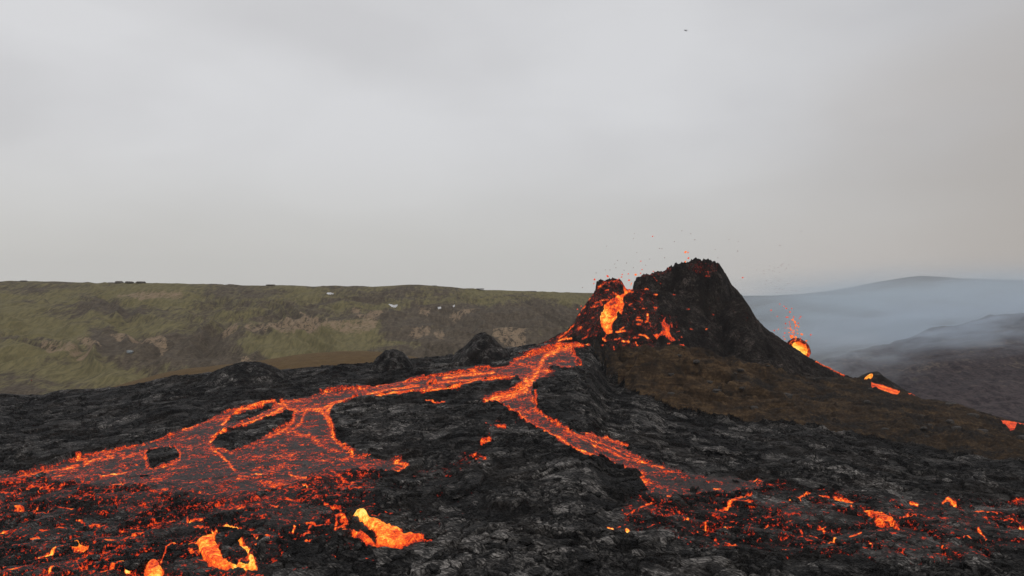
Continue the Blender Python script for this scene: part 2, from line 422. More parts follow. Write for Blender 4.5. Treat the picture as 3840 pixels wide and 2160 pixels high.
river_poly = np.vstack([
    T('6', [(2360, 655), (2280, 668), (2200, 688), (2080, 710), (1960, 733), (1830, 763), (1740, 793), (1690, 818), (1680, 838), (1640, 855), (1500, 880), (1300, 910), (1100, 935), (930, 965), (700, 1000), (400, 1050), (200, 1080), (20, 1100)]),
    T('2', [(2200, 160), (2100, 178), (2010, 195), (1940, 193), (1850, 213), (1720, 233), (1600, 273), (1500, 310), (1420, 350), (1300, 400), (1150, 455), (1000, 500), (850, 525), (700, 555), (560, 600), (450, 625), (300, 680), (150, 715), (0, 745), (-900, 860), (-900, 960), (0, 775), (250, 740), (400, 760), (500, 775), (700, 800), (900, 830), (1200, 850), (1500, 865), (1700, 855), (1900, 840), (2100, 800), (2230, 740)]),
    T('3', [(60, 700), (200, 705), (350, 690), (500, 690), (640, 668), (620, 645), (540, 620), (430, 590), (300, 570), (240, 545), (180, 520), (120, 480), (90, 420), (70, 370), (65, 300), (75, 260), (110, 215), (200, 195), (330, 170), (500, 140), (700, 120), (850, 100), (1000, 75), (1150, 55), (1250, 45), (1395, 30)]),
    T('6', [(1740, 978), (1890, 992), (2030, 962), (2010, 890), (2060, 882), (2200, 872), (2320, 885), (2265, 845), (2240, 800), (2215, 740), (2205, 705), (2350, 680)])])
branch_poly = np.vstack([
    T('3', [(1430, 32), (1545, 45), (1520, 80), (1510, 130), (1520, 180), (1545, 240), (1600, 300), (1700, 360), (1800, 400), (1900, 408), (2000, 430), (2130, 470), (2210, 512), (2160, 525), (2250, 570), (2330, 620), (2450, 670)]),
    T('4', [(110, 690), (250, 735), (400, 745), (560, 755), (730, 790), (700, 830), (550, 850), (400, 860), (200, 850), (50, 870)]),
    T('3', [(2350, 870), (2310, 850), (2330, 790), (2320, 740), (2270, 710), (2180, 670), (2150, 640), (2060, 605), (1950, 570), (1850, 530), (1750, 480), (1640, 415), (1570, 385), (1500, 345), (1440, 300), (1380, 260), (1300, 225), (1190, 210), (1180, 185), (1250, 150), (1340, 140), (1400, 120), (1430, 95)])])
islands = [T('2', [(1600, 350), (1610, 320), (1680, 280), (1750, 250), (1860, 218), (1960, 200), (1985, 205), (1950, 230), (1850, 280), (1760, 325), (1680, 345)]),
           T('2', [(1500, 490), (1530, 445), (1600, 400), (1700, 370), (1850, 330), (1960, 285), (2060, 245), (2100, 255), (2090, 310), (2050, 360), (1950, 410), (1850, 460), (1750, 510), (1650, 540), (1560, 520)]),
           T('2', [(1030, 585), (1060, 548), (1125, 530), (1190, 520), (1245, 530), (1282, 562), (1268, 598), (1215, 612), (1175, 632), (1125, 650), (1095, 668), (1060, 645), (1062, 612)]),
           T('6', [(930, 1010), (1000, 985), (1020, 990), (990, 1020), (950, 1030)]),
           T('6', [(1440, 980), (1560, 958), (1690, 968), (1560, 980), (1450, 992)])]
bo = {
 'right': [T('8', [(1655, 185), (1680, 168), (1760, 160), (1790, 185), (1815, 240), (1880, 270), (1960, 290), (2050, 330), (2130, 370), (2200, 378), (2320, 382), (2390, 440), (2340, 455), (2290, 420), (2210, 450), (2120, 470), (2090, 510), (1980, 500), (1860, 490), (1850, 440), (1890, 380), (1820, 340), (1760, 290), (1700, 240), (1665, 220)])],
 'tongue': [T('8', [(1625, 340), (1680, 340), (1740, 380), (1780, 430), (1850, 470), (1840, 490), (1770, 485), (1730, 460), (1690, 410), (1650, 370)])],
 'ring': [T('8', [(190, 480), (330, 390), (360, 360), (480, 310), (590, 325), (680, 395), (660, 405), (540, 375), (440, 370), (390, 400), (385, 460), (430, 530), (470, 640), (600, 670), (600, 620), (640, 660), (680, 670), (700, 560), (745, 600), (770, 700), (640, 708), (440, 708), (330, 680), (280, 620), (245, 540), (240, 510)]),
          T('8', [(560, 450), (640, 435), (640, 480), (690, 510), (710, 560), (680, 575), (640, 520), (600, 490)])],
 'shard': [T('8', [(735, 390), (820, 412), (790, 430), (765, 450)])],
 'chip': [T('8', [(735, 468), (765, 480), (800, 518), (750, 515)])],
 'bottom': [T('2', [(1020, 1500), (1040, 1390), (1070, 1352), (1130, 1352), (1150, 1390), (1170, 1500)])],
 'ledge': [T('2', [(500, 1225), (575, 1215), (590, 1250), (640, 1245), (600, 1280), (535, 1275)])],
 'east': [T('4', [(1400, 975), (1480, 985), (1600, 1030), (1680, 1085), (1700, 1130), (1650, 1140), (1620, 1090), (1600, 1120), (1530, 1100), (1500, 1060), (1450, 1010)])],
}
sid = np.zeros(QX.shape, np.int32)        # 0 field, 1 brown slope, 2 river, 3 branch, 10+ breakouts, 20+ right streams
isbrown = (Y > Dc+fbm(X, Y, 6, 4, 21)*5) & (Y < Dt+200) & (sstep(Dt-Dc, 8, 16) > 0.5) & (QX > 2225)
sid[isbrown] = 1
riv = inpoly(QXw, QYw, river_poly) & front & (sid == 0)
for p in islands: riv &= ~inpoly(QXw, QYw, p)
bra = inpoly(QXw, QYw, branch_poly) & front & (sid == 0)
sid[riv] = 2; sid[bra & ~riv] = 3
wx2 = QX+fbm(X, Y, 2.2, 3, 8)*16; wy2 = QY+fbm(X, Y, 2.0, 3, 9)*12
for k, (nm, ps) in enumerate(bo.items()):
    for p in ps: sid[inpoly(wx2, wy2, p) & front] = 10+k
streams = [T('A', [(330, 345), (350, 285), (440, 300), (560, 335), (650, 360), (760, 405), (720, 450), (620, 430), (540, 400), (440, 380), (360, 372)]),
           T('A', [(870, 415), (930, 410), (1030, 440), (1060, 455), (960, 450), (880, 440)]),
           T('A', [(1915, 690), (1950, 688), (2010, 725), (1960, 725)]),
           T('A', [(2160, 790), (2300, 810), (2420, 830), (2700, 870), (3200, 960), (3200, 1060), (2700, 930), (2500, 900), (2400, 950), (2330, 915), (2220, 850)])]
for k, p in enumerate(streams): sid[inpoly(QX+fbm(X, Y, 3, 3, 8)*5, QY+fbm(X, Y, 2, 3, 9)*3, p) & (Y < Dt+1.5)] = 20+k

# ---- heat
heat = np.zeros(QX.shape)
lf = fbm(X, Y, 14, 4, 77)
mf = fbm(X, Y, 4.5, 3, 78)
def soft(poly, rad, val):
    ins = inpoly(QX, QY, poly); d = linedist(QX, QY, poly, rad*2.2, True)
    return np.where(ins, val, val*np.exp(-(d/rad)**2))*front
warm_left = np.vstack([T('2', [(-900, 800), (0, 790), (500, 760), (1500, 850), (2230, 720)]), T('3', [(60, 700), (420, 690), (380, 860), (350, 980), (420, 1080), (250, 1240), (-100, 1180), (-350, 1320)]),
                       T('2', [(2000, 1300), (1700, 1560), (-900, 1560)])])
warm_right = np.vstack([T('4', [(-150, 850), (50, 860), (700, 800), (1000, 840), (1400, 880), (1700, 910), (2570, 940), (3300, 1000), (3300, 1250), (2500, 1230), (2100, 1350), (1400, 1290), (900, 1270), (300, 1240), (0, 1130)]), T('3', [(2150, 1120), (2200, 950)])])
heat = np.maximum(heat, soft(warm_left, 30, 0.372)+0.0)
heat = np.maximum(heat, soft(warm_right, 35, 0.352))
heat = np.maximum(heat, soft(T('3', [(950, 640), (1180, 440), (1300, 260), (1420, 350), (1250, 420), (1200, 600), (1050, 700), (700, 680)]), 20, 0.30))
heat = np.maximum(heat, soft(T('3', [(380, 720), (700, 700), (1000, 760), (1250, 1100), (700, 1150), (400, 1000)]), 25, 0.23))
gradw = np.clip((QY-1850)/300, 0, 1)
upper = soft(np.vstack([T('2', [(0, 775), (500, 760), (1500, 850), (2230, 720), (2500, 700), (2450, 860), (2000, 960), (1200, 960), (500, 930), (0, 900)])]), 26, 0.425)
heat = np.maximum(heat, upper)
heat = np.where(heat > 0.05, heat+lf*0.13+mf*0.10, heat)
rv = (sid == 2) | (sid == 3)
# in the rivers: skin with glowing seams, bright along the banks
edge = np.minimum(linedist(QXw, QYw, river_poly, 60, True, 1.8), linedist(QXw, QYw, branch_poly, 60, True, 1.8))
for p in islands[:3]: edge = np.minimum(edge, linedist(QXw, QYw, p, 60, True, 1.8))
lowdelta = sstep(QY, 1745, 1840)*(QX < 1600)                # the stream breaks up into rafts on its lower fan
body = 0.415+lf*0.16+mf*0.2-0.01*lowdelta
rightfan = sstep(QX, 2340, 2600)
body = np.where(sid == 3, body-0.06*rightfan, body)
body = body+(0.12*(1-0.8*lowdelta)*(1-0.5*rightfan))*np.exp(-(edge/13)**2)
heat = np.where(rv, body, heat)
rv_cap = rv
strokes = [  # (frame, points, half width, heat)
 ('6', [(2350, 665), (2200, 700), (2100, 715), (1980, 770), (1940, 830), (1920, 880), (1890, 940), (1840, 1010), (1790, 1090)], 11, .68),
 ('6', [(2350, 662), (2310, 668)], 7, 1.0), ('6', [(2200, 700), (2000, 725), (1850, 762), (1700, 810)], 7, .60),
 ('6', [(2220, 730), (2240, 790), (2290, 860)], 5, .58), ('6', [(1880, 900), (1980, 900), (2030, 950), (1960, 960)], 12, .62),
 ('6', [(1520, 915), (1350, 930), (1180, 948), (1080, 965)], 6, .68), ('6', [(860, 1025), (700, 1055), (600, 1070), (420, 1100), (250, 1160)], 6, .66),
 ('6', [(1580, 955), (1430, 970), (1300, 985), (1000, 1000), (940, 1010)], 6, .65), ('6', [(1700, 975), (1500, 992), (1250, 1040), (1000, 1075), (850, 1090), (700, 1110), (500, 1130), (300, 1155), (120, 1190), (60, 1250)], 6, .70),
 ('6', [(1640, 855), (1300, 908), (930, 965), (400, 1050), (0, 1100)], 4, .56), ('6', [(1680, 830), (1800, 850), (1900, 880)], 8, .58),
 ('3', [(1480, 40), (1470, 90), (1380, 145), (1250, 165), (1190, 190)], 15, .70), ('3', [(1240, 160), (1300, 210), (1380, 260), (1460, 310), (1560, 380), (1640, 415)], 6, .68),
 ('3', [(1540, 130), (1540, 240), (1640, 320), (1750, 385), (1900, 470), (2100, 560), (2300, 625), (2450, 680)], 6, .61),
 ('3', [(1650, 418), (1850, 530), (2060, 605), (2160, 650), (2290, 705)], 6, .69), ('3', [(1900, 412), (2050, 460), (2200, 508)], 5, .6), ('3', [(1800, 410), (1960, 470), (2100, 530), (2260, 600)], 4, .6),
 ('2', [(2020, 190), (2060, 240), (2110, 260), (2090, 340), (2020, 400), (1920, 440)], 8, .62), ('2', [(2290, 250), (2340, 300), (2370, 380), (2390, 460), (2520, 550)], 9, .66),
 ('2', [(2160, 250), (2300, 245), (2360, 215), (2450, 185), (2574, 160)], 8, .66), ('2', [(1960, 200), (1850, 230), (1740, 262), (1650, 300), (1590, 350)], 7, .72),
 ('2', [(2020, 235), (1900, 300), (1780, 345), (1680, 370), (1560, 420), (1500, 480)], 8, .70), ('2', [(1500, 480), (1520, 540), (1600, 590), (1680, 680)], 6, .62),
 ('2', [(1030, 560), (1120, 525), (1220, 513), (1290, 550), (1285, 605), (1200, 640), (1110, 675)], 4, .64), ('2', [(880, 590), (1000, 560), (1040, 600), (1050, 650)], 6, .66),
 ('2', [(550, 600), (620, 605), (600, 640), (680, 600), (800, 590)], 7, .64), ('2', [(720, 725), (800, 710), (900, 690)], 4, .78), ('2', [(0, 750), (150, 730), (300, 690), (480, 670), (560, 640)], 7, .64),
 ('2', [(2040, 400), (2200, 430), (2300, 500), (2400, 540)], 14, .54), ('2', [(2180, 260), (2150, 340), (2050, 420)], 8, .58),
 # seams in the broken crust, left
 ('2', [(200, 810), (350, 800)], 4, .66), ('2', [(460, 915), (700, 880)], 3, .68), ('2', [(980, 868), (1080, 866)], 3, .82), ('2', [(0, 860), (150, 850)], 3, .6),
 ('2', [(110, 950), (170, 955)], 6, .66), ('2', [(240, 970), (265, 955)], 5, .66), ('2', [(410, 965), (520, 985)], 7, .66), ('2', [(0, 1025), (150, 1010), (330, 995), (380, 960)], 3, .66),
 ('2', [(545, 1025), (600, 1040), (640, 1070), (700, 1075), (770, 1100)], 6, .64), ('2', [(280, 1110), (400, 1100), (540, 1105)], 4, .66), ('2', [(0, 1140), (60, 1130)], 6, .72),
 ('2', [(210, 1170), (280, 1160)], 7, .75), ('2', [(50, 1225), (150, 1190)], 3, .62), ('2', [(280, 1305), (350, 1280), (400, 1255)], 6, .92), ('2', [(400, 1255), (455, 1240)], 3, .62), ('2', [(275, 1350), (340, 1310)], 4, .68),
 ('2', [(590, 1235), (750, 1215), (880, 1200), (940, 1160), (1050, 1132)], 6, .70), ('2', [(860, 1215), (960, 1180)], 5, .66), ('2', [(590, 1310), (740, 1295), (760, 1270)], 4, .68), ('2', [(540, 1330), (560, 1370), (600, 1405), (655, 1400)], 5, .68),
 ('2', [(0, 1395), (60, 1400)], 6, .75), ('2', [(70, 1440), (160, 1400), (240, 1385)], 9, .70), ('2', [(345, 1449), (360, 1410), (400, 1390)], 8, .80), ('2', [(720, 1445), (850, 1400), (950, 1365)], 7, .70),
 ('2', [(900, 1435), (945, 1430)], 8, .85), ('2', [(1090, 1085), (1090, 1050), (1200, 1028)], 3, .66), ('2', [(1100, 1075), (1250, 1075)], 3, .64), ('2', [(1340, 1120), (1345, 1080), (1450, 1080)], 6, .68),
 ('2', [(1150, 1380), (1190, 1290), (1270, 1255)], 6, .70), ('2', [(1300, 1245), (1400, 1225)], 4, .72), ('2', [(1380, 1140), (1470, 1135)], 3, .6), ('2', [(1940, 940), (1990, 940)], 4, .74), ('2', [(1690, 980), (1750, 955)], 6, .70),
 ('2', [(1830, 712), (1870, 720)], 4, .82), ('2', [(2070, 705), (2150, 735), (2210, 745)], 5, .74), ('2', [(2330, 695), (2430, 750), (2540, 795)], 6, .62), ('2', [(2150, 810), (2280, 820)], 3, .72), ('2', [(2050, 895), (2090, 900)], 4, .76),
 ('2', [(2330, 960), (2420, 965), (2470, 1000)], 6, .68), ('2', [(2090, 1160), (2110, 1110)], 8, .85), ('2', [(2130, 1100), (2250, 1095), (2300, 1110)], 5, .66), ('2', [(2230, 1100), (2200, 1170)], 9, .58), ('2', [(790, 800), (880, 800)], 3, .72),
 ('3', [(110, 1070), (200, 1085), (130, 1130)], 8, .66), ('3', [(470, 985), (520, 975)], 5, .62), ('3', [(370, 1005), (440, 1018)], 3, .62), ('3', [(1160, 500), (1215, 485)], 6, .74), ('3', [(540, 625), (620, 650)], 7, .74), ('3', [(760, 185), (890, 195)], 3, .64),
 ('3', [(1190, 360), (1250, 400), (1330, 400)], 4, .60), ('3', [(1070, 600), (1180, 605)], 4, .56), ('3', [(50, 695), (130, 750), (240, 795)], 5, .62), ('3', [(250, 830), (380, 830)], 4, .62),
 ('3', [(2290, 950), (2390, 915)], 6, .68), ('3', [(2160, 995), (2250, 995)], 4, .66), ('3', [(2055, 1115), (2090, 1115)], 7, .86), ('3', [(2190, 1120), (2225, 1135)], 7, .9), ('3', [(2120, 1105), (2190, 1080)], 4, .60), ('3', [(2300, 1090), (2400, 1070)], 3, .62),
 # right
 ('4', [(370, 960), (460, 945), (480, 925), (610, 885)], 9, .70), ('4', [(520, 920), (640, 950)], 6, .64), ('4', [(20, 885), (60, 885)], 5, .72), ('4', [(360, 835), (400, 842)], 4, .78), ('4', [(610, 838), (630, 836)], 4, .84), ('4', [(20, 1020), (170, 1015)], 4, .62),
 ('4', [(140, 1060), (170, 1060)], 6, .9), ('4', [(400, 1130), (430, 1085), (500, 1075)], 7, .74), ('4', [(400, 1125), (420, 1125)], 5, .98), ('4', [(240, 1140), (290, 1130), (300, 1085)], 5, .74), ('4', [(430, 1040), (520, 1040)], 5, .6), ('4', [(720, 1080), (745, 1060)], 5, .68), ('4', [(635, 1080), (637, 1095)], 5, .8),
 ('4', [(890, 895), (960, 895), (1040, 855)], 6, .78), ('4', [(960, 890), (1010, 935)], 5, .70), ('4', [(1110, 880), (1170, 880)], 6, .66), ('4', [(1215, 880), (1290, 890), (1350, 908)], 6, .70), ('4', [(1710, 925), (1720, 930)], 5, .76), ('4', [(1770, 910), (1825, 922)], 5, .86), ('4', [(1990, 920), (2020, 905), (2085, 925)], 5, .82),
 ('4', [(1340, 955), (1345, 960)], 5, .78), ('4', [(1690, 1045), (1740, 1010)], 8, .66), ('4', [(1770, 1010), (1835, 1005)], 4, .72), ('4', [(2220, 992), (2290, 990), (2385, 998)], 5, .78), ('4', [(1960, 1045), (2050, 1060)], 4, .66), ('4', [(2300, 1030), (2335, 1070)], 5, .6),
 ('4', [(2430, 1045), (2520, 1050), (2570, 1085)], 5, .66), ('4', [(2540, 1085), (2600, 1100), (2800, 1150)], 8, .85), ('4', [(2235, 1130), (2285, 1165), (2300, 1200)], 5, .80), ('4', [(2145, 1190), (2160, 1170), (2200, 1195)], 5, .74), ('4', [(1140, 1090), (1165, 1120), (1205, 1145)], 5, .74), ('4', [(1145, 1090), (1165, 1075)], 4, .76),
 ('4', [(980, 1140), (1030, 1150), (1100, 1175)], 5, .66), ('4', [(980, 1100), (1030, 1125)], 5, .64), ('4', [(1180, 1195), (1240, 1175)], 7, .9), ('4', [(1320, 1160), (1400, 1138)], 5, .76), ('4', [(1455, 1205), (1490, 1240)], 5, .68), ('4', [(1455, 1265), (1465, 1280)], 6, .82), ('4', [(650, 1200), (700, 1188)], 4, .68),
 ('4', [(440, 1208), (520, 1220)], 3, .72), ('4', [(850, 1250), (875, 1245)], 4, .74), ('4', [(1630, 1272), (1655, 1275)], 4, .72), ('4', [(1950, 1335), (2060, 1335)], 10, .62), ('4', [(2100, 1235), (2125, 1230)], 5, .70), ('4', [(1945, 1260), (2005, 1255)], 3, .64), ('4', [(890, 1050), (915, 1045)], 4, .72), ('4', [(770, 1085), (790, 1090)], 4, .66), ('4', [(1580, 1250), (1585, 1250)], 4, .68),
 # lower left, close views
 ('8', [(130, 350), (130, 290), (270, 285)], 8, .68), ('8', [(160, 345), (330, 360)], 3, .66), ('8', [(1390, 130), (1520, 140), (1600, 195)], 6, .66), ('8', [(850, 430), (930, 460)], 10, .55), ('8', [(1490, 360), (1500, 270), (1600, 280)], 8, .70), ('8', [(1560, 362), (1640, 360)], 3, .74),
 ('8', [(1720, 340), (1720, 380), (1760, 420)], 12, .52), ('8', [(90, 490), (180, 478)], 6, .76), ('8', [(0, 520), (20, 515)], 6, .8), ('8', [(55, 510), (65, 540)], 6, .8), ('8', [(150, 590), (260, 580)], 10, .62), ('8', [(210, 660), (300, 640)], 9, .62), ('8', [(1100, 750), (1150, 715), (1230, 705)], 5, .56),
 ('8', [(1830, 190), (1910, 205)], 3, .64), ('8', [(1430, 555), (1500, 550)], 2, .58), ('8', [(1770, 625), (1930, 660)], 4, .56), ('8', [(720, 745), (830, 740)], 3, .62), ('8', [(1200, 400), (1270, 330)], 10, .58), ('8', [(1270, 320), (1400, 310)], 5, .66), ('8', [(1210, 470), (1270, 450)], 4, .70)]
for r, pts, wd, val in strokes:
    P = T(r, pts); d = linedist(QX+wobx*0.3, QY+woby*0.3, P, wd*3.2)
    wd_ = wd*(1.15-(0.58 if r == '4' else 0.5)*np.clip((P[:, 1].mean()-1780)/150, 0, 1)); wd_ = max(wd_, 2.0)
    heat = np.maximum(heat, np.where(d < 1e8, (val+mf*0.05)*np.exp(-(d/(wd_*1.45))**2), 0)*front*(sid != 1))
isbo = (sid >= 10) & (sid < 20)
bh = {10: .76, 11: .72, 12: .78, 13: .84, 14: .84, 15: .72, 16: .84, 17: .64}
for k, v in bh.items(): heat = np.where(sid == k, v+mf*0.16+fbm(X, Y, 1.2, 3, 60)*0.14, heat)
bod = np.full(QX.shape, 99.)
for ps in bo.values():
    for p in ps: bod = np.minimum(bod, linedist(wx2, wy2, p, 30, True))
heat = np.where(isbo, heat-0.13*np.exp(-(bod/4.5)**2), heat)
hal = 0.44*np.exp(-(bod/11)**2)+mf*0.06
heat = np.where((sid == 0) & (bod < 28), np.maximum(heat, hal), heat)
# the big left window of the right breakout is hottest at its source
d0 = np.hypot(QX-1355, QY-1935); heat = np.where(sid == 10, heat+0.22*np.exp(-(d0/45)**2)-0.06*sstep(QX, 1430, 1560), heat)
d1 = np.hypot(QX-930, QY-2065); heat = np.where(sid == 12, heat+0.10*np.exp(-(d1/45)**2), heat)
heat = np.where(sid >= 20, 0.70+mf*0.12+lf*.1, heat)
heat = np.where((sid == 23), 0.60+mf*0.14, heat)
heat = np.where((sid == 1), 0, heat)

# ---- grey tone of the cooled crust
tone = 0.40+lf*0.55
zones = [('3', [(1250, 850), (1400, 700), (1650, 640), (1900, 700), (2060, 860), (2000, 970), (1700, 980), (1300, 980)], .95),
         ('3', [(800, 1160), (1100, 1100), (1600, 1080), (1850, 1120), (2200, 1160), (2200, 1260), (1800, 1330), (1200, 1280), (900, 1230)], .9),
         ('3', [(560, 1449), (700, 1290), (1200, 1300), (1900, 1400), (2000, 1500), (600, 1560)], .7),
         ('3', [(1860, 200), (2000, 190), (2000, 330), (1880, 370)], 1.0), ('3', [(2220, 600), (2450, 560), (2574, 600), (2500, 640)], .7),
         ('4', [(300, 560), (560, 600), (500, 640), (350, 600)], 1.0), ('4', [(1050, 640), (1350, 740), (1750, 780), (1650, 820), (1200, 760), (1000, 680)], 1.0),
         ('4', [(700, 900), (900, 900), (1200, 980), (1180, 1030), (900, 1020)], .8), ('4', [(0, 1150), (300, 1200), (250, 1300), (100, 1400), (0, 1400)], .9),
         ('4', [(0, 1340), (400, 1350), (650, 1449), (500, 1600), (-200, 1600)], .9), ('4', [(1700, 1320), (2570, 1330), (2570, 1500), (1800, 1500)], .7),
         ('4', [(2050, 920), (2570, 880), (2570, 990), (2200, 980)], .7), ('3', [(100, 230), (500, 230), (800, 330), (600, 400), (200, 420)], .6),
         ('1', [(530, 970), (640, 930), (800, 930), (780, 1000), (760, 1110), (620, 1060)], 1.0), ('1', [(0, 1000), (300, 950), (520, 920), (640, 905), (500, 935), (0, 1070)], .8),
         ('1', [(600, 1400), (760, 1400), (760, 1449), (600, 1449)], .9), ('6', [(930, 850), (1300, 830), (1340, 860), (1000, 900)], .8),
         ('2', [(100, 600), (450, 610), (300, 680), (50, 700)], .7), ('2', [(350, 300), (900, 250), (700, 340), (300, 360)], .55), ('2', [(1500, 200), (1900, 180), (1700, 150)], .5),
         ('2', [(250, 1010), (600, 1000), (800, 1060), (600, 1090)], .5), ('2', [(1000, 1020), (1400, 1000), (1300, 1120), (1000, 1130)], .5)]
for r, pts, v in zones:
    P = T(r, pts); P2 = np.vstack([P])
    ins = inpoly(QXw, QYw, P2); d = linedist(QXw, QYw, P2, 40, True)
    tone = np.maximum(tone, np.where(ins, v, v*np.exp(-(d/16)**2)))
darkz = [('3', [(2000, 700), (2310, 740), (2330, 900), (2150, 1000), (1900, 1000), (2080, 860)], .15), ('3', [(0, 1280), (300, 1220), (580, 1260), (560, 1449), (0, 1449)], .25),
         ('2', [(0, 180), (800, 130), (1500, 70), (2500, 60), (2300, 130), (1500, 300), (700, 560), (0, 700)], .30), ('6', [(0, 880), (400, 860), (900, 880), (700, 960), (0, 1080)], .25),
         ('6', [(1900, 1080), (2000, 900), (2400, 900), (2300, 1250), (2000, 1200)], .3), ('4', [(500, 1230), (1600, 1300), (1700, 1449), (800, 1449)], .3), ('4', [(0, 900), (600, 1000), (1000, 1120), (300, 1160), (0, 1050)], .25)]
for r, pts, v in darkz:
    P = T(r, pts); ins = inpoly(QXw, QYw, P); d = linedist(QXw, QYw, P, 85, True)
    k = np.where(ins, 1, np.exp(-(d/38)**2))*0.85; tone = tone*(1-k)+np.minimum(tone, v+lf*0.3)*k
tone = np.clip(tone, 0, 1)

# ---- relief of the crust: tilted plates, seams, ropes
def crust(X, Y, amp=1.0):
    wx = X+fbm(X, Y, 6, 3, 101)*4.0; wy = Y+fbm(X, Y, 6, 3, 131)*4.0
    f1, f2, r, bx, by = voronoi(wx/5.0, wy/4.6, 1)
    e1 = f2-f1
    z = (bx*(r[0]-.5)*1.8+by*(r[1]-.5)*2.4)*1.0+(r[2]-.5)*0.9
    z = z*sstep(e1, 0.0, 0.12)-0.55*(1-sstep(e1, 0.0, 0.10))
    g1, g2, s, cx_, cy_ = voronoi((wx+2.2*r[3])/1.5, (wy+3.1*r[3])/1.5, 2)
    e2 = g2-g1
    rough = sstep(r[3], 0.25, 0.75)                         # some plates stay whole, others are broken to rubble
    z2 = (cx_*(s[0]-.5)*1.1+cy_*(s[1]-.5)*1.5)*0.7+(s[2]-.5)*0.45-0.30*(1-sstep(e2, 0, 0.16))
    z = z+z2*(0.25+0.9*rough)
    ropes = np.sin((wx*np.cos(r[0]*6)+wy*np.sin(r[0]*6))*5.5+fbm(X, Y, 1.5, 2, 7)*5)*0.05*(1-rough)
    z = z+ropes+fbm(X, Y, 0.9, 3, 55)*0.22*(0.4+rough)
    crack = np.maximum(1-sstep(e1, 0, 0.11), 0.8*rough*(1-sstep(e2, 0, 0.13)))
    celltone = 0.55*r[2]+0.45*s[3]*rough+0.25*(1-rough)
    return z*amp, crack, celltone, rough
cz, crack, celltone, rough = crust(X, Y)
tone = np.clip(tone*1.25*np.clip(0.15+celltone*1.5, 0, 1.3)*(1-0.8*crack), 0, 1)  # darker along cracks: fresh black lava plus crevice shade painted into the tone
isr = (sid == 2) | (sid == 3)
Zr = Z0.copy()
fieldz = cz*0.62+fbm(X, Y, 22, 3, 201)*1.1+billow(X, Y, 9, 2, 203)*0.35
fz = fieldz*sstep(Y, 60, 70)
edgeblend = np.exp(-(np.abs(Y-Dt)/4)**2)
# lava surfaces: smooth and slightly sunken or, for breakouts, swollen
rz = fbm(X, Y, 5, 3, 301)*0.30+fbm(X, Y, 1.1, 3, 303)*0.14+cz*0.12-0.35
raft = (lowdelta*(sid == 2)+rightfan*(sid == 3))
rz = rz*(1-raft)+fieldz*0.6*raft
bz = fbm(X, Y, 4, 2, 401)*0.5+fbm(X, Y, 1.0, 3, 402)*0.25-0.1+0.8*sstep(np.minimum(bod, 14), 0, 13)
brz = fbm(X, Y, 16, 4, 501)*2.2+billow(X*0.8, Y*1.6, 7, 4, 503, .6)*1.3+fbm(X, Y, 1.6, 4, 505, .65)*0.7
# the outcrop ledges of the brown slope
led = billow(X*0.45+fbm(X, Y, 9, 2, 511)*2, Y*1.5, 8, 2, 507)
brz = brz+np.clip(led, 0, 1)**1.5*3.0*sstep(QX, 3050, 2600)*sstep(Y, 214, 226)
tf = np.clip((Y-Dc)/np.maximum(Dt-Dc, 1), 0, 1)*3.2+fbm(X*0.6, Y, 16, 3, 520)*1.9
saw = tf-np.floor(tf)
brz = brz+2.9*(sstep(saw, 0, 0.13)-saw)*sstep(Dt-Y, 2, 16)*sstep(fbm(X, Y, 20, 2, 522), -0.35, 0.1)*sstep(QX, 3300, 2800)*sstep(Y, Dc, Dc+6)
rel = np.where(sid == 0, fz, 0)+np.where(isr, rz, 0)+np.where(isbo, bz, 0)+np.where(sid == 1, brz, 0)+np.where(sid >= 20, fbm(X, Y, 3, 3, 601)*0.3+fbm(X, Y, 16, 4, 501)*1.5, 0)
# calm where the trace of the skyline matters
rel = rel*(1-0.45*edgeblend)*(1-0.75*(sid != 0)*(QX > 2250)*np.exp(-(np.abs(Y-Dt)/9)**2))
Z = Zr+rel*np.clip((400-Y)/100, 0, 1)
# smear the step between neighbouring surfaces a little
Zs = Z.copy()
Zs[1:-1, 1:-1] = (Z[1:-1, 1:-1]*2+Z[:-2, 1:-1]+Z[2:, 1:-1]+Z[1:-1, :-2]+Z[1:-1, 2:])/6
bnd = np.zeros(sid.shape, bool); bnd[1:-1, 1:-1] = (sid[1:-1, 1:-1] != sid[:-2, 1:-1]) | (sid[1:-1, 1:-1] != sid[2:, 1:-1]) | (sid[1:-1, 1:-1] != sid[1:-1, 2:])
Z = np.where(bnd, Zs, Z)
# tongues of grey and dark crust lying on the brown slope by the right streams
bt = np.zeros(QX.shape)
for r, pts, v in [('A', [(0, 150), (200, 180), (350, 230), (700, 380), (900, 430), (700, 420), (400, 350), (150, 260)], 1), ('A', [(2500, 930), (2700, 900), (2700, 1200), (2450, 1060)], 1)]:
    P = T(r, pts); bt = np.maximum(bt, np.where(inpoly(QX, QY, P), v, 0))
patch = fbm(X*0.5, Y, 7, 4, 701)
dk = np.clip(sstep(patch, 0.02, 0.28)*0.95*(0.45+0.55*sstep(QX, 2600, 3000))+sstep(Y, 240, 262)*(0.35+0.5*sstep(QX, 2600, 2900))+sstep(QX, 2700, 3200)*0.45+sstep(QX, 2340, 2270), 0, 1)
tone = np.where(sid == 1, dk, tone)
V = np.column_stack([X.ravel(), Y.ravel(), Z.ravel()])
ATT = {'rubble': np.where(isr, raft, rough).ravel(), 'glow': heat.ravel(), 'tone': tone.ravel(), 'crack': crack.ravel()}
faces = gridfaces(*X.shape)
fs = sid.ravel()[faces[:, 0]]
def piece(name, ids, mat, parent=None, smooth=True):
    sel = np.isin(fs, ids)
    v, f, a = submesh(V, faces, sel, ATT)
    return mk(name, v, f, mat, parent, a, smooth)
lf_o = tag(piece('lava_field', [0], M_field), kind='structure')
tag(piece('brown_ridge', [1], M_brown), kind='structure')
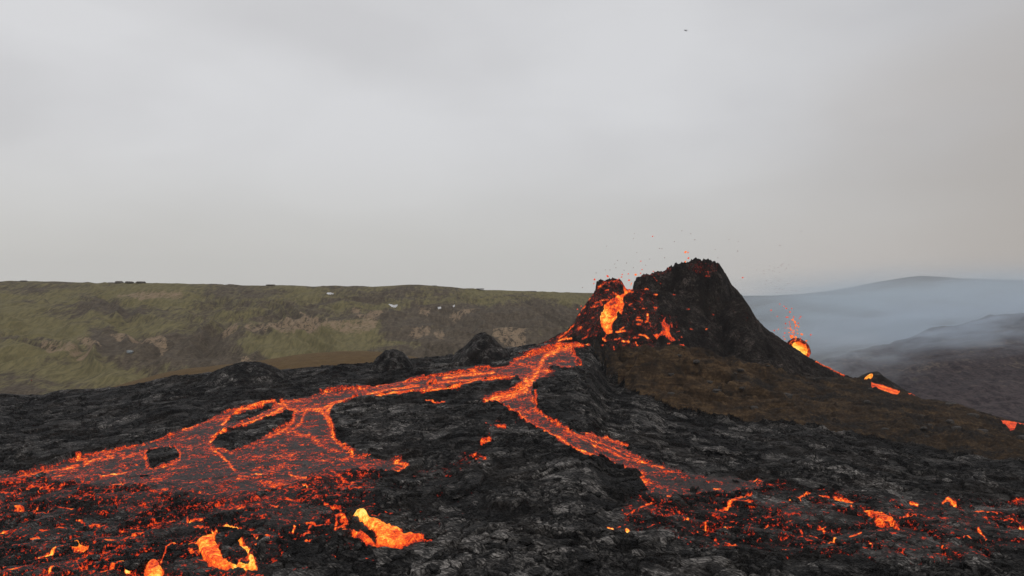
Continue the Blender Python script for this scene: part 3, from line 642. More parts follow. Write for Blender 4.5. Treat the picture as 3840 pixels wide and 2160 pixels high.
tag(piece('lava_river', [2], M_river), 'wide glowing lava river braiding left from the foot of the cone into a broad fan', 'lava river')
tag(piece('lava_river', [3], M_river), 'narrower lava stream running right and down from the throat below the river source', 'lava river')
bolab = ['bright orange lava breakout with a yellow head, sliding right in the foreground', 'short orange lava tongue just left of the yellow headed breakout',
         'yellow and orange lava breakout curling around dark crust near the lower left', 'small yellow lava window right of the top of the curling breakout', 'tiny yellow lava window just below the other one, right of the curling breakout', 'orange lava hump at the bottom edge of the picture, lower left',
         'small yellow lava ledge lower left, at the end of a glowing seam', 'forked orange lava breakout in the dark crust at lower right']
for k, lb in enumerate(bolab): tag(piece('lava_breakout', [10+k], M_field if k == 7 else M_molten), lb, 'lava breakout', 'lava breakouts in the foreground crust')
stlab = ['short orange lava stream below the small dark spatter mound on the right skyline', 'thin red lava streak right of the small spatter mound, on the skyline',
         'tiny red lava glow low on the right skyline', 'red lava stream leaving the picture at the right edge']
for k, lb in enumerate(stlab):
    if (fs == 20+k).any(): tag(piece('lava_stream', [20+k], M_molten), lb, 'lava stream', 'lava streams on the right skyline')

# ================================================================ THE CONE
D0 = 288.0
def prof(tab, x):
    a = np.array(tab, float)
    X_ = (a[:, 0]-CX)/F*D0
    return np.interp(x, X_, a[:, 1])
sA = [(1800, 2600), (1950, 1330), (2007, 1299), (2072, 1270), (2123, 1247), (2151, 1215), (2165, 1183), (2189, 1155), (2207, 1127), (2226, 1106), (2240, 1090), (2340, 1088), (2375, 1084), (2450, 1088), (2552, 1111), (2622, 1146), (2700, 1190), (2800, 1255), (2900, 1320), (3000, 1400), (3100, 1800), (3300, 2600)]
sL = [(2100, 2400), (2200, 1330), (2233, 1130), (2240, 1068), (2259, 1060), (2296, 1055), (2319, 1055), (2336, 1069), (2350, 1092), (2372, 1200), (2400, 1400), (2500, 2400)]
sB = [(2300, 2400), (2350, 1400), (2372, 1120), (2380, 1060), (2389, 1037), (2412, 1032), (2440, 1029), (2478, 1022), (2510, 1006), (2533, 992), (2575, 991), (2594, 979), (2627, 973), (2669, 980), (2687, 987), (2710, 1013), (2729, 1041), (2752, 1074), (2785, 1111), (2806, 1150), (2840, 1300), (2920, 2400)]
sC = [(2450, 2400), (2600, 1300), (2680, 1130), (2785, 1113), (2804, 1143), (2836, 1195), (2873, 1232), (2957, 1288), (3018, 1330), (3060, 1353), (3159, 1401), (3210, 1418), (3300, 1470)]
gx = np.arange(xcol(1930, D0), xcol(3330, D0), 0.125)
gy = np.concatenate([np.arange(252, 300, 0.105), np.arange(300, 345, 0.6)])
GX, GY = np.meshgrid(gx, gy)
big = fbm(GX, GY, 9, 3, 802)
def comp(tab, yr, t_f, t_b, r=1.5, wob=0.6):
    wx = GX+fbm(GX, GY, 3, 3, 810)*wob
    d = GY-yr
    sm_ = np.clip(-d, 0, 40)
    wx = wx+fbm(GX, GY, 7, 3, 815)*sm_*0.22
    pr = sum(prof(tab, (wx+k*sm_)*D0/yr) for k in (-.34, -.22, -.1, 0, .1, .22, .34))/7
    S = zrow(pr, yr)
    df = np.sqrt(np.minimum(d, 0)**2+r*r)-r; db = np.sqrt(np.maximum(d, 0)**2+r*r)-r
    return S-df*t_f-db*t_b
yrC = np.interp(GX, [xcol(2700, D0), xcol(3210, D0)], [291, 272])
bulge = lambda q, c, w_, a: a*(1-np.clip(((CX+F*GX/D0)-c)/w_, -1, 1)**2)
zA = comp(sA, 291.0-bulge(0, 2430, 330, 4.5)+fbm(GX, GY*0.4, 8, 3, 806)*2.5, 0.70, 1.3)
flute = np.abs(perlin(GX/1.6+fbm(GX, GY, 5, 2, 3), GY/9, 31))
zL = comp(sL, 287.0, 1.5, 1.0, 2.6, 0.9)
zB = comp(sB, 300.0-bulge(0, 2590, 230, 7.0)+fbm(GX, GY*0.3, 5, 3, 807)*2.2, 2.2, 0.9, 1.8, 0.9)-flute*1.3*sstep(298-GY, 0.3, 4)
dC = GY-yrC; smC = np.clip(-dC, 0, 40)
S_C = zrow(sum(prof(sC, (GX+k*smC+fbm(GX, GY, 7, 3, 816)*smC*0.2)*D0/yrC) for k in (-.3, -.2, -.1, 0, .1, .2, .3))/7, yrC)
zC = S_C-(np.sqrt(np.minimum(dC, 0)**2+2)-1.41)*0.62-(np.sqrt(np.maximum(dC, 0)**2+2)-1.41)*0.8
stack = np.stack([zA, zL, zB, zC]); which = stack.argmax(0); 
cap = stack.max(0); CZ = cap+0.75*np.log(np.exp((stack-cap)/0.75).sum(0))-0.35
# small dark knob with a lava tongue over it on the lower front
def lump(qx, row, d, rad, h):
    x0 = xcol(qx, d); z0 = zrow(row, d)
    rr = np.hypot(GX-x0, (GY-d)*0.8)/rad
    return h*np.clip(1-rr*rr, 0, 1)
QC = CX+F*GX/GY; RC = HY+F*(H-CZ)/GY
spat = billow(GX, GY, 2.6, 4, 820, 0.6)
roughC = 0.5+0.65*np.exp(-((QC-2250)/170.)**2)+0.5*(which == 2)+0.35*(which == 1)
far = sstep(QC, 2650, 2950)
calm = 1-0.6*(which == 2)*sstep(GY, 294, 298)
CZ = CZ+spat*0.85*roughC*calm+fbm(GX, GY, 0.9, 4, 830, 0.65)*0.55*calm*(1-0.3*far)+big*1.0*(1-far)+billow(GX, GY, 5.5, 3, 822)*0.5*(1-far)
CZ = CZ+lump(2483, 1276, 266, 3.0, 2.2)+lump(2235, 1235, 272, 4.5, 1.6)+lump(2350, 1215, 270, 4.0, 1.5)
lumps = rng.random((60, 4))
for a, b, c, d_ in lumps:
    x0 = xcol(2100+a*560, 275); y0 = 262+b*24; rad = 0.7+c*1.8
    rr = np.hypot(GX-x0, GY-y0)/rad; CZ = CZ+(0.3+0.8*d_)*rad*0.45*np.clip(1-rr*rr, 0, 1)
QC, RC = proj(GX, GY, CZ)
fall = [T('9', [(672, 235), (690, 240), (720, 300), (742, 350), (700, 395), (668, 440), (692, 500), (672, 600), (660, 655), (600, 610), (588, 700), (532, 780), (530, 905), (455, 918), (400, 850), (375, 800), (360, 680), (400, 600), (430, 520), (500, 450), (590, 400), (640, 380), (700, 362), (690, 300)]),
        T('9', [(725, 268), (825, 275), (805, 320), (748, 352), (720, 310)])]
riv1 = T('9', [(1085, 920), (1180, 905), (1210, 860), (1190, 760), (1262, 672), (1245, 745), (1310, 790), (1305, 870), (1330, 935), (1395, 1010), (1340, 1015), (1270, 975), (1240, 935), (1180, 932), (1130, 980)])
riv2 = T('9', [(1435, 1055), (1490, 1045), (1545, 1100), (1605, 1130), (1605, 1172), (1540, 1172), (1490, 1120)])
cw = fbm(GX, GY, 1.6, 3, 840)*5; cw2 = fbm(GX, GY, 1.6, 3, 841)*4
cfront = GY < np.where(which == 2, 298, np.where(which == 3, yrC+1, 290))
cs = which.copy()
for p in fall: cs[inpoly(QC+cw, RC+cw2, p) & (GY < 296)] = 5
for p in (riv1, riv2): cs[inpoly(QC+cw, RC+cw2, p) & cfront & (GY < 284)] = 6
chot = np.zeros(GX.shape)
cm = fbm(GX, GY, 2.0, 3, 850)
def csoft(r, pts, rad, val):
    global chot
    P = T(r, pts); ins = inpoly(QC, RC, P); d = linedist(QC, RC, P, rad*2.2, True)
    chot = np.maximum(chot, np.where(ins, val, val*np.exp(-(d/rad)**2)))
csoft('9', [(0, 900), (0, 740), (120, 540), (300, 330), (420, 200), (620, 190), (700, 330), (500, 420), (400, 560), (340, 700), (380, 860), (300, 940)], 16, .355)
csoft('9', [(700, 380), (850, 320), (1100, 350), (1150, 560), (1100, 1100), (800, 1120), (550, 1120), (450, 980), (620, 900), (700, 700), (650, 520)], 14, .325)
csoft('9', [(1150, 650), (1400, 700), (1400, 900), (1250, 900)], 12, .33)
csoft('1', [(1450, 300), (1560, 270), (1700, 300), (1680, 350), (1600, 400), (1480, 340)], 8, .30)
csoft('1', [(1050, 390), (1250, 370), (1320, 330), (1320, 345), (1240, 385), (1100, 400)], 6, .37)
csoft('1', [(1650, 560), (1900, 640), (2050, 780), (1900, 760)], 14, .19)
csoft('1', [(1400, 600), (1900, 700), (1900, 900), (1500, 1020), (1300, 700)], 14, .17)
csoft('1', [(230, 960), (400, 890), (520, 800), (540, 840), (430, 950), (300, 980)], 6, .42)
chot = np.where(chot > .03, chot+cm*0.13, chot)
cst = [('7', [(745, 880), (800, 900), (880, 940), (990, 998)], 4, .72), ('1', [(370, 945), (450, 905), (520, 900)], 4, .85), ('1', [(420, 900), (500, 835), (540, 785)], 5, .70), ('1', [(400, 935), (480, 890)], 4, .78), ('9', [(330, 275), (390, 240), (440, 215), (520, 200), (600, 195), (660, 230)], 4, .64),
       ('9', [(345, 285), (380, 260)], 5, .7), ('9', [(440, 318), (475, 318)], 4, .78), ('9', [(540, 350), (600, 390)], 5, .74), ('9', [(300, 500), (380, 460), (470, 450)], 4, .70), ('9', [(350, 480), (400, 520), (300, 540), (240, 555)], 4, .68),
       ('9', [(200, 450), (230, 430)], 5, .72), ('9', [(110, 580), (160, 540)], 4, .7), ('9', [(50, 660), (90, 645)], 5, .74), ('9', [(70, 850), (110, 820)], 5, .72), ('9', [(240, 710), (280, 690)], 4, .66), ('9', [(200, 860), (230, 845)], 4, .66), ('9', [(410, 980), (440, 1000)], 5, .82),
       ('9', [(450, 930), (410, 985)], 3, .66), ('9', [(590, 885), (690, 870)], 5, .84), ('9', [(640, 860), (680, 820)], 5, .74), ('9', [(670, 1010), (755, 1022)], 5, .80), ('9', [(900, 920), (970, 935), (1020, 975)], 5, .80), ('9', [(860, 720), (930, 735)], 5, .78), ('9', [(870, 685), (900, 690)], 4, .7),
       ('9', [(860, 780), (920, 780)], 5, .68), ('9', [(1010, 640), (1005, 655)], 5, .86), ('9', [(1010, 680), (1010, 740), (980, 745)], 5, .76), ('9', [(1040, 760), (1045, 810)], 3, .66), ('9', [(790, 345), (810, 340)], 5, .74), ('9', [(980, 303), (1010, 306)], 4, .74), ('9', [(1100, 378), (1135, 378)], 4, .76),
       ('9', [(905, 425), (940, 440)], 4, .72), ('9', [(1100, 555), (1130, 560)], 5, .82), ('9', [(760, 520), (795, 500)], 4, .68), ('9', [(825, 570), (830, 580)], 3, .7), ('9', [(945, 570), (965, 570)], 3, .7), ('9', [(1355, 375), (1375, 385)], 3, .7), ('9', [(1540, 578), (1570, 575)], 3, .68), ('9', [(1000, 1105), (1050, 1135)], 5, .80),
       ('9', [(850, 1030), (865, 1070)], 4, .74), ('9', [(905, 1090), (930, 1085)], 4, .78), ('9', [(540, 1080), (560, 1130)], 4, .7), ('9', [(390, 1065), (425, 1065)], 4, .74), ('9', [(560, 990), (630, 970)], 4, .7), ('9', [(130, 980), (190, 945)], 4, .68), ('9', [(1280, 1050), (1330, 1040)], 4, .7),
       ('9', [(1590, 840), (1620, 845)], 3, .62), ('9', [(1800, 845), (1815, 850)], 3, .7), ('9', [(1330, 760), (1345, 820)], 4, .66), ('9', [(1090, 140), (1110, 150), (1135, 190)], 3, .62), ('9', [(820, 970), (880, 960)], 4, .7), ('9', [(1180, 230), (1190, 232)], 3, .66),
       ('9', [(1415, 880), (1440, 880)], 3, .64), ('9', [(1465, 940), (1470, 960)], 3, .62), ('9', [(1430, 990), (1440, 1000)], 3, .62), ('9', [(1700, 1140), (1720, 1140)], 3, .62), ('9', [(1890, 650), (1900, 655)], 3, .62), ('9', [(1800, 70), (1880, 70)], 3, .57), ('9', [(1810, 130), (1860, 125)], 3, .57),
       ('9', [(700, 250), (730, 330), (700, 380)], 6, .74), ('9', [(1290, 20), (1300, 30)], 4, .6)]
for r, pts, wd, val in cst:
    val -= 0.05; wd *= 0.9; d = linedist(QC+cw*0.9, RC+cw2*0.9, T(r, pts), wd*3)
    chot = np.maximum(chot, np.where(d < 1e8, (val+cm*0.05)*np.exp(-(d/(wd*1.5))**2), 0))
chot = np.where(QC > 3040, chot, chot*cfront)
chot = np.where(cs == 5, 0.74+cm*0.22+fbm(GX, GY, 0.9, 3, 60)*0.16, chot)
left_hot = np.exp(-((QC-2268)/22.)**2-((RC-1190)/40.)**2)
chot = np.where(cs == 5, chot+0.12*left_hot-0.12*np.exp(-((QC-2300)/20.)**2-((RC-1140)/30.)**2)-0.12*(RC < 1090), chot)
chot = np.where(cs == 6, 0.62+cm*0.22, chot)
ctone = np.clip(0.35+fbm(GX, GY, 5, 4, 860)*0.9, 0, 1)
keep = CZ > base_z(np.clip(CX+F*GX/GY, -500, 4400), GY)-4.5
CV = np.column_stack([GX.ravel(), GY.ravel(), CZ.ravel()]); cf = gridfaces(*GX.shape)
cfs = cs.ravel()[cf[:, 0]]; kf = keep.ravel()[cf].any(1)
CA = {'glow': chot.ravel(), 'tone': ctone.ravel(), 'crack': np.zeros(GX.size)}
cone = empty('volcanic_cone', (xcol(2560, 275), 275, 10))
tag(cone, 'steep black spatter cone with a broken rim and lava pouring down its left front', 'volcano')
bpy.context.view_layer.update()
for nm, ids, mt in [('cinder_slope', [0, 3], M_cinder), ('rim_knob', [1], M_cinder), ('crater_wall', [2], M_cinder), ('lava_fall', [5], M_molten), ('lava_rivulet', [6], M_molten)]:
    v, f, a = submesh(CV, cf, np.isin(cfs, ids) & kf, CA)
    o = mk(nm, v, f, mt, cone, a)
    if nm == 'lava_fall': o['label'] = 'yellow and orange lava fall spilling from the notch in the rim'

# ================================================================ dark mounds and small vents
def ico(sub):
    t = (1+5**.5)/2
    v = [(-1, t, 0), (1, t, 0), (-1, -t, 0), (1, -t, 0), (0, -1, t), (0, 1, t), (0, -1, -t), (0, 1, -t), (t, 0, -1), (t, 0, 1), (-t, 0, -1), (-t, 0, 1)]
    v = [np.array(p)/np.linalg.norm(p) for p in v]
    f = [(0, 11, 5), (0, 5, 1), (0, 1, 7), (0, 7, 10), (0, 10, 11), (1, 5, 9), (5, 11, 4), (11, 10, 2), (10, 7, 6), (7, 1, 8), (3, 9, 4), (3, 4, 2), (3, 2, 6), (3, 6, 8), (3, 8, 9), (4, 9, 5), (2, 4, 11), (6, 2, 10), (8, 6, 7), (9, 8, 1)]
    for _ in range(sub):
        c = {}; nf = []
        def mid(a, b):
            k = (min(a, b), max(a, b))
            if k not in c:
                m = v[a]+v[b]; v.append(m/np.linalg.norm(m)); c[k] = len(v)-1
            return c[k]
        for a, b, d in f:
            x, y, z = mid(a, b), mid(b, d), mid(d, a); nf += [(a, x, z), (b, y, x), (d, z, y), (x, y, z)]
        f = nf
    return np.array(v), np.array(f)
def mound(name, qx, d, toprow, wq, baserow, mat, label, cat, asym=0.0, rough=0.5, group=None, sharp=1.0, off=0):
    """rough dome on the ground: silhouette wq wide at baserow, top at toprow"""
    x0 = xcol(qx, d); zt_ = zrow(toprow, d); zb = zrow(baserow, d)-1.5; R = wq/F*d/2; h = zt_-zb
    n = 150; u = np.linspace(-1.25, 1.25, n); UX, UY = np.meshgrid(u, u)
    r = np.hypot(UX+asym*0.2*(UX > 0), UY)
    wx = x0+UX*R; wy = d+UY*R
    r = r+fbm(wx, wy, R*0.7, 3, 900+off)*0.16
    h_ = h*(1-np.clip(r, 0, 1.25)**(2*sharp)*0.93)
    Zm = zb+h_+(billow(wx, wy, R*0.35, 4, 910+off)*0.5+fbm(wx, wy, 0.8, 3, 911+off)*0.35)*rough*np.clip(1.5-r, .3, 1)
    V_ = np.column_stack([wx.ravel(), wy.ravel(), Zm.ravel()])
    V_ -= [x0, d, zb]
    f = gridfaces(n, n); rr = r.ravel()[f].min(1)
    v, ff, a = submesh(V_, f, rr < 1.2, {'glow': np.zeros(n*n), 'tone': np.clip(.25+fbm(wx, wy, 2, 3, 912)*.8, 0, 1).ravel(), 'crack': np.zeros(n*n)})
    o = mk(name, v, ff, mat, None, a); o.location = (x0, d, zb)
    return tag(o, label, cat, group)
G = 'dark lava mounds along the far edge of the field'
mound('lava_mound', 925, 240, 1360, 400, 1440, M_field, 'low dark lumpy lava mound in front of the brown hill, leftmost of the three', 'lava mound', 0, 0.9, G, 0.9, 1)
mound('lava_mound', 1478, 241, 1312, 215, 1395, M_field, 'rounded black lava mound at the right end of the brown hill', 'lava mound', 0.6, 0.6, G, 1.0, 2)
mound('lava_mound', 1822, 241, 1248, 265, 1345, M_field, 'tallest black lava mound, between the green hillside and the cone', 'lava mound', 0.7, 0.6, G, 0.85, 3)
# small spatter mound with a glowing mouth on the right skyline
sm = empty('spatter_mound', (xcol(3290, 264), 264, zrow(1450, 264)))
tag(sm, 'small dark spatter mound with a glowing mouth on its left, right skyline', 'spatter mound')
bpy.context.view_layer.update()
md = mound('mound_body', 3292, 260, 1394, 280, 1462, M_cinder, None, None, 1.2, 0.3, None, 0.8, 4)
md.parent = sm; md.matrix_parent_inverse = sm.matrix_basis.inverted()
iv, iff = ico(3)
mv = iv*np.array([1.5, 1.0, .62])*(1+0.15*fbm(iv[:, 0], iv[:, 2], .6, 2, 5))[:, None]
ca, sa = math.cos(0.7), math.sin(0.7)
mv = np.column_stack([mv[:, 0]*ca-mv[:, 2]*sa, mv[:, 1], mv[:, 0]*sa+mv[:, 2]*ca])+[xcol(3257, 251), 251, zrow(1416, 251)]
mk('glowing_mouth', mv, iff, M_molten, sm, {'glow': np.full(len(mv), .82), 'tone': np.zeros(len(mv)), 'crack': np.zeros(len(mv))})

# the round vent behind the cone's right slope: a rough shell open towards the viewer, molten inside
vd = 288.0
vc = np.array([xcol(2994, vd), vd, zrow(1309, vd)])
vent = empty('spatter_vent', tuple(vc)); tag(vent, 'round glowing vent, an open dark shell full of yellow lava on the cone\'s right slope', 'vent')
bpy.context.view_layer.update()
iv, iff = ico(5)
ang = math.radians(38); R1, R2 = 4.1, 2.8
def tilt(p): return np.column_stack([p[:, 0]*math.cos(ang)+p[:, 2]*math.sin(ang), p[:, 1], -p[:, 0]*math.sin(ang)+p[:, 2]*math.cos(ang)])
rg = 1+0.10*fbm(iv[:, 0]*3+iv[:, 1], iv[:, 2]*3, 1.0, 4, 7)
shell = iv*np.array([R1, 2.6, R2+0.5])*rg[:, None]
fsel = iv[iff].mean(1)[:, 1] > -0.62
sv = tilt(shell)+vc; u, inv = np.unique(iff[fsel], return_inverse=True)
so = mk('shell', sv[u], inv.reshape(-1, 3), M_cinder, vent, {'glow': np.clip(0.50-(iv[u][:, 1]+.62)*0.35, 0, 1), 'tone': np.full(len(u), .3), 'crack': np.zeros(len(u))})
sol = so.modifiers.new('thick', 'SOLIDIFY'); sol.thickness = 0.5
nm_ = 60; a_, b_ = np.meshgrid(np.linspace(0, 2*math.pi, nm_, endpoint=False), np.linspace(0, 1, 30))
px = np.cos(a_)*b_*(R1*0.93); pz = np.sin(a_)*b_*(R2*0.96); py = -1.3+0.9*(1-b_**2)
mp = tilt(np.column_stack([px.ravel(), py.ravel(), pz.ravel()]))+vc
idx = np.arange(30*nm_).reshape(30, nm_); nx = np.roll(idx, -1, 1)
mf_ = np.column_stack([idx[:-1].ravel(), nx[:-1].ravel(), nx[1:].ravel(), idx[1:].ravel()])
mh = 0.93-0.22*b_**3-0.16*np.clip(np.sin(a_)*b_, 0, 1)+0.10*(np.clip(-np.sin(a_)*b_, 0, 1))
mk('molten_pool', mp, mf_, M_molten, vent, {'glow': mh.ravel(), 'tone': np.zeros(mh.size), 'crack': np.zeros(mh.size)})

# ================================================================ hills beyond
def hills(name, qa, qb, dq, ds, zfun, mat, afun, noise_amp, kind='structure'):
    qc = np.arange(qa, qb, dq); q, y = np.meshgrid(qc, np.array(ds)); x = (q-CX)/F*y
    z = zfun(q, y); zz = z+noise_amp(x, y, q)
    v = np.column_stack([x.ravel(), y.ravel(), zz.ravel()])
    qy = HY+F*(H-z)/y
    o = mk(name, v, gridfaces(*x.shape), mat, None, {k: a.ravel() for k, a in afun(q, qy, x, y).items()})
    return tag(o, kind=kind), (q, qy, x, y, zz)
ridge = np.array([(-700, 1040), (0, 1053), (90, 1051), (250, 1058), (430, 1060), (560, 1060), (700, 1065), (1000, 1068), (1200, 1070), (1400, 1072), (1560, 1069), (1640, 1072), (1830, 1082), (1990, 1092), (2220, 1101), (2600, 1108)], float)
def zleft(q, y):
    zt_ = zrow(np.interp(q, ridge[:, 0], ridge[:, 1]), 1000)
    t = np.clip((y-420)/(1000-420), 0, 1)
    foot = -38.0
    # a nearer mossy shoulder on the left, a hollow behind it
    near = sstep(q, 900, 100)
    s = t**0.92
    z = foot+(zt_-foot)*s
    z += near*(7*np.exp(-((t-0.28)/0.11)**2)-3*np.exp(-((t-0.47)/0.07)**2))
    mid = np.exp(-((q-1150)/420.)**2)
    z += mid*(6*np.exp(-((t-0.47)/0.10)**2)-4*np.exp(-((t-0.62)/0.06)**2))
    bowl = np.exp(-((q-1750)/300.)**2)
    z += bowl*(-7*np.exp(-((t-0.60)/0.16)**2))
    z = np.where(y > 1000, zt_-(y-1000)*0.03, z)
    return z
def nleft(x, y, q):
    k = np.clip((y-420)/60, 0, 1)*(1-0.75*np.exp(-((y-1000)/50.)**2))*np.where(y > 1030, 0.2, 1)
    gul = np.abs(perlin((x+y*0.45)/38+fbm(x, y, 90, 2, 41)*1.5, (y-x*0.3)/190, 42))
    return (fbm(x, y, 140, 5, 40)*9-gul*17*(1-0.5*np.clip((y-700)/300, 0, 1))+fbm(x, y, 14, 4, 43)*1.6)*k
def aleft(q, qy, x, y):
    moss = 0.52+fbm((x+y*0.5)*0.5, y-x*.3, 60, 4, 44)*0.6+0.12*sstep(q, 900, 0)-0.10*sstep(q, 1200, 1900)+fbm(x, y, 35, 3, 45)*0.3
    brown = [('5', [(680, 450), (1250, 480), (1550, 440), (1700, 520), (1950, 640), (1750, 690), (1300, 700), (1150, 650), (700, 560)], -.55), ('5', [(1500, 400), (2574, 380), (2574, 420), (1700, 430)], -.3),
             ('5', [(0, 660), (500, 740), (900, 860), (500, 890), (0, 740)], -.25), ('5', [(0, 480), (700, 560), (900, 600), (300, 590), (0, 550)], -.3), ('5', [(600, 220), (1050, 240), (1000, 280), (600, 270)], -.4),
             ('6', [(500, 420), (900, 380), (1300, 420), (1900, 330), (2400, 360), (2300, 620), (1900, 700), (1200, 650), (1000, 600), (600, 530)], -.5), ('6', [(560, 660), (1300, 640), (1200, 800), (800, 800)], -.45), ('6', [(850, 330), (1350, 350), (1200, 400), (900, 390)], -.5), ('5', [(0, 810), (250, 850), (250, 930), (0, 930)], -.4)]
    green = [('5', [(0, 555), (500, 590), (1000, 630), (1350, 720), (1200, 780), (700, 760), (300, 680), (0, 650)], .4), ('5', [(1600, 440), (2000, 430), (2574, 440), (2574, 600), (2100, 600)], .35), ('5', [(0, 260), (400, 380), (600, 520), (200, 480), (0, 440)], .35), ('5', [(900, 180), (1400, 200), (1300, 240), (900, 230)], .3),
             ('6', [(0, 530), (300, 540), (800, 640), (1150, 740), (900, 720), (400, 680), (0, 650)], .4), ('6', [(1300, 180), (2400, 240), (2300, 300), (1500, 330)], .3)]
    for r, pts, dv in brown+green:
        P = T(r, pts); d = linedist(q, qy, P, 60, True); moss += dv*0.95*np.where(inpoly(q, qy, P), 1, np.exp(-(d/22)**2))
    tan = np.zeros_like(q)
    for r, pts in [('5', [(940, 480), (1050, 460), (1150, 470), (1190, 520), (1160, 550), (1040, 520), (920, 500)]), ('5', [(790, 480), (890, 500), (860, 510), (800, 490)]), ('5', [(1760, 400), (2000, 390), (2200, 375), (2400, 395), (2450, 410), (2100, 412), (1800, 415)]), ('5', [(300, 535), (450, 560), (650, 580), (600, 590), (400, 575)]), ('5', [(560, 510), (720, 555), (680, 560)]),
                   ('5', [(1590, 398), (1690, 400), (1650, 412)]), ('6', [(330, 430), (480, 395), (550, 400), (480, 440), (490, 510), (420, 500), (380, 460)]), ('6', [(0, 480), (180, 500), (500, 505), (400, 520), (0, 505)]), ('6', [(290, 365), (340, 375), (330, 395)]), ('6', [(800, 568), (900, 548), (960, 550), (920, 575), (850, 580)]), ('6', [(1010, 565), (1050, 555), (1080, 575), (1050, 592)]),
                   ('6', [(1520, 575), (1640, 545), (1700, 580), (1790, 550), (1795, 600), (1740, 640), (1640, 640), (1560, 600)]), ('6', [(870, 345), (960, 360), (940, 385), (880, 375)]), ('5', [(2150, 340), (2250, 370), (2300, 385), (2180, 372)]), ('6', [(1150, 370), (1300, 350), (1350, 350), (1200, 400)]), ('5', [(850, 175), (1100, 185), (1300, 190), (1000, 195)]), ('5', [(1690, 590), (1800, 620), (1750, 625)])]:
        P = T(r, pts); d = linedist(q, qy, P, 25, True); tan = np.maximum(tan, np.where(inpoly(q, qy, P), .56, .56*np.exp(-(d/7)**2)))
    return {'moss': moss, 'tan': tan}
dsl = np.concatenate([np.arange(420, 1000, 2.4), np.arange(1000, 1012, 1.5), np.geomspace(1012, 2500, 30)])
hl, HL = hills('green_hillside', -700, 2600, 3.2, dsl, zleft, M_moss, aleft, nleft)
HLq, HLr, HLx, HLy, HLz = HL
def on_hill(qx, row, H_=HL):
    """the nearest point of the hillside seen at that column and row"""
    q, _, x, y, z = H_
    c = np.argmin(np.abs(q[0]-qx)); rows = HY+F*(H-z[:, c])/y[:, c]
    top = 1e9; best = len(rows)-1
    for i in range(len(rows)):                   # first visible sample that rises to the row
        if rows[i] <= row: best = i; break
    return np.array([(qx-CX)/F*y[best, c], y[best, c], z[best, c]])

# dry brown rise between the field and the green hillside
tb = np.array([(380, 1475), (446, 1453), (577, 1415), (682, 1391), (786, 1379), (944, 1362), (1101, 1336), (1259, 1321), (1371, 1320), (1470, 1326), (1560, 1345), (1700, 1400)], float)
def zbr(q, y):
    zt_ = zrow(np.interp(q, tb[:, 0], tb[:, 1]), 340)
    return zt_-((y-340)/34.)**2*3.0
hills('brown_hill', 380, 1700, 3.5, np.arange(290, 395, 1.2), zbr, M_grassbrown, lambda q, r, x, y: {'glow': q*0, 'tone': q*0}, lambda x, y, q: fbm(x, y, 9, 4, 61)*0.5*(1-0.7*np.exp(-((y-340)/8)**2)))

# right: far plateau and a nearer dark slope
rr_ = np.array([(2400, 1112), (2780, 1109), (2900, 1108), (3000, 1102), (3100, 1092), (3200, 1075), (3300, 1055), (3400, 1039), (3450, 1034), (3520, 1037), (3600, 1044), (3700, 1047), (3840, 1050), (4600, 1070)], float)
def zfr(q, y):
    zt_ = zrow(np.interp(q, rr_[:, 0], rr_[:, 1]), 1800)
    t = np.clip((y-800)/1000, 0, 1); z = -150+(zt_+150)*t**0.8
    return np.where(y > 1800, zt_-(y-1800)*0.05, z)
def afr(q, qy, x, y): return {'moss': 0.05+fbm(x, y, 160, 3, 70)*0.5, 'tan': np.clip(fbm(x, y*0.5, 90, 4, 71)*0.5, 0, 1)}
hills('distant_mountain', 2300, 4700, 5, np.concatenate([np.arange(800, 1800, 9), np.geomspace(1801, 3500, 20)]), zfr, M_moss, afr, lambda x, y, q: (fbm(x, y, 220, 4, 72)*14+fbm(x, y, 30, 3, 73)*3)*np.clip((1800-y)/300, 0.05, 1))
nr_ = np.array([(2700, 1450), (2950, 1410), (3100, 1355), (3300, 1300), (3500, 1240), (3700, 1195), (3900, 1165), (4600, 1080)], float)
def znr(q, y):
    zt_ = zrow(np.interp(q, nr_[:, 0], nr_[:, 1]), 900)
    t = np.clip((y-380)/520, 0, 1); z = -62+(zt_+62)*t**0.9
    return np.where(y > 900, zt_-(y-900)*0.12, z)
def anr(q, qy, x, y):
    return {'moss': 0.0+fbm(x, y, 90, 3, 75)*0.25, 'tan': np.clip(0.16+fbm((x-y*0.5)/3, (y+x*.4), 22, 5, 76)*0.8, 0, .9)*sstep(qy, 1520, 1380)}
hills('dark_hillside', 2700, 4700, 4, np.concatenate([np.arange(380, 900, 2.6), np.geomspace(901, 1300, 12)]), znr, M_scree, anr,
      lambda x, y, q: (fbm(x, y, 80, 5, 77)*8+billow((x-y*0.4)/2.2, y+x*.3, 22, 3, 78)*2.6)*np.clip((y-380)/60, 0, 1))

# valley floor out to the horizon, below everything
gq = np.linspace(-9000, 9000, 40); gyy = np.concatenate([[-400, 0], np.geomspace(100, 9000, 30)])
A_, B_ = np.meshgrid(gq, gyy)
gz = np.where(B_ < 420, -33.0, -64.0); gz = np.where((B_ > 700), -152.0, gz)
o = mk('ground', np.column_stack([A_.ravel(), B_.ravel(), gz.ravel()]), gridfaces(*A_.shape), M_valley, None, {'glow': A_*0, 'tone': A_*0}); tag(o, kind='structure')

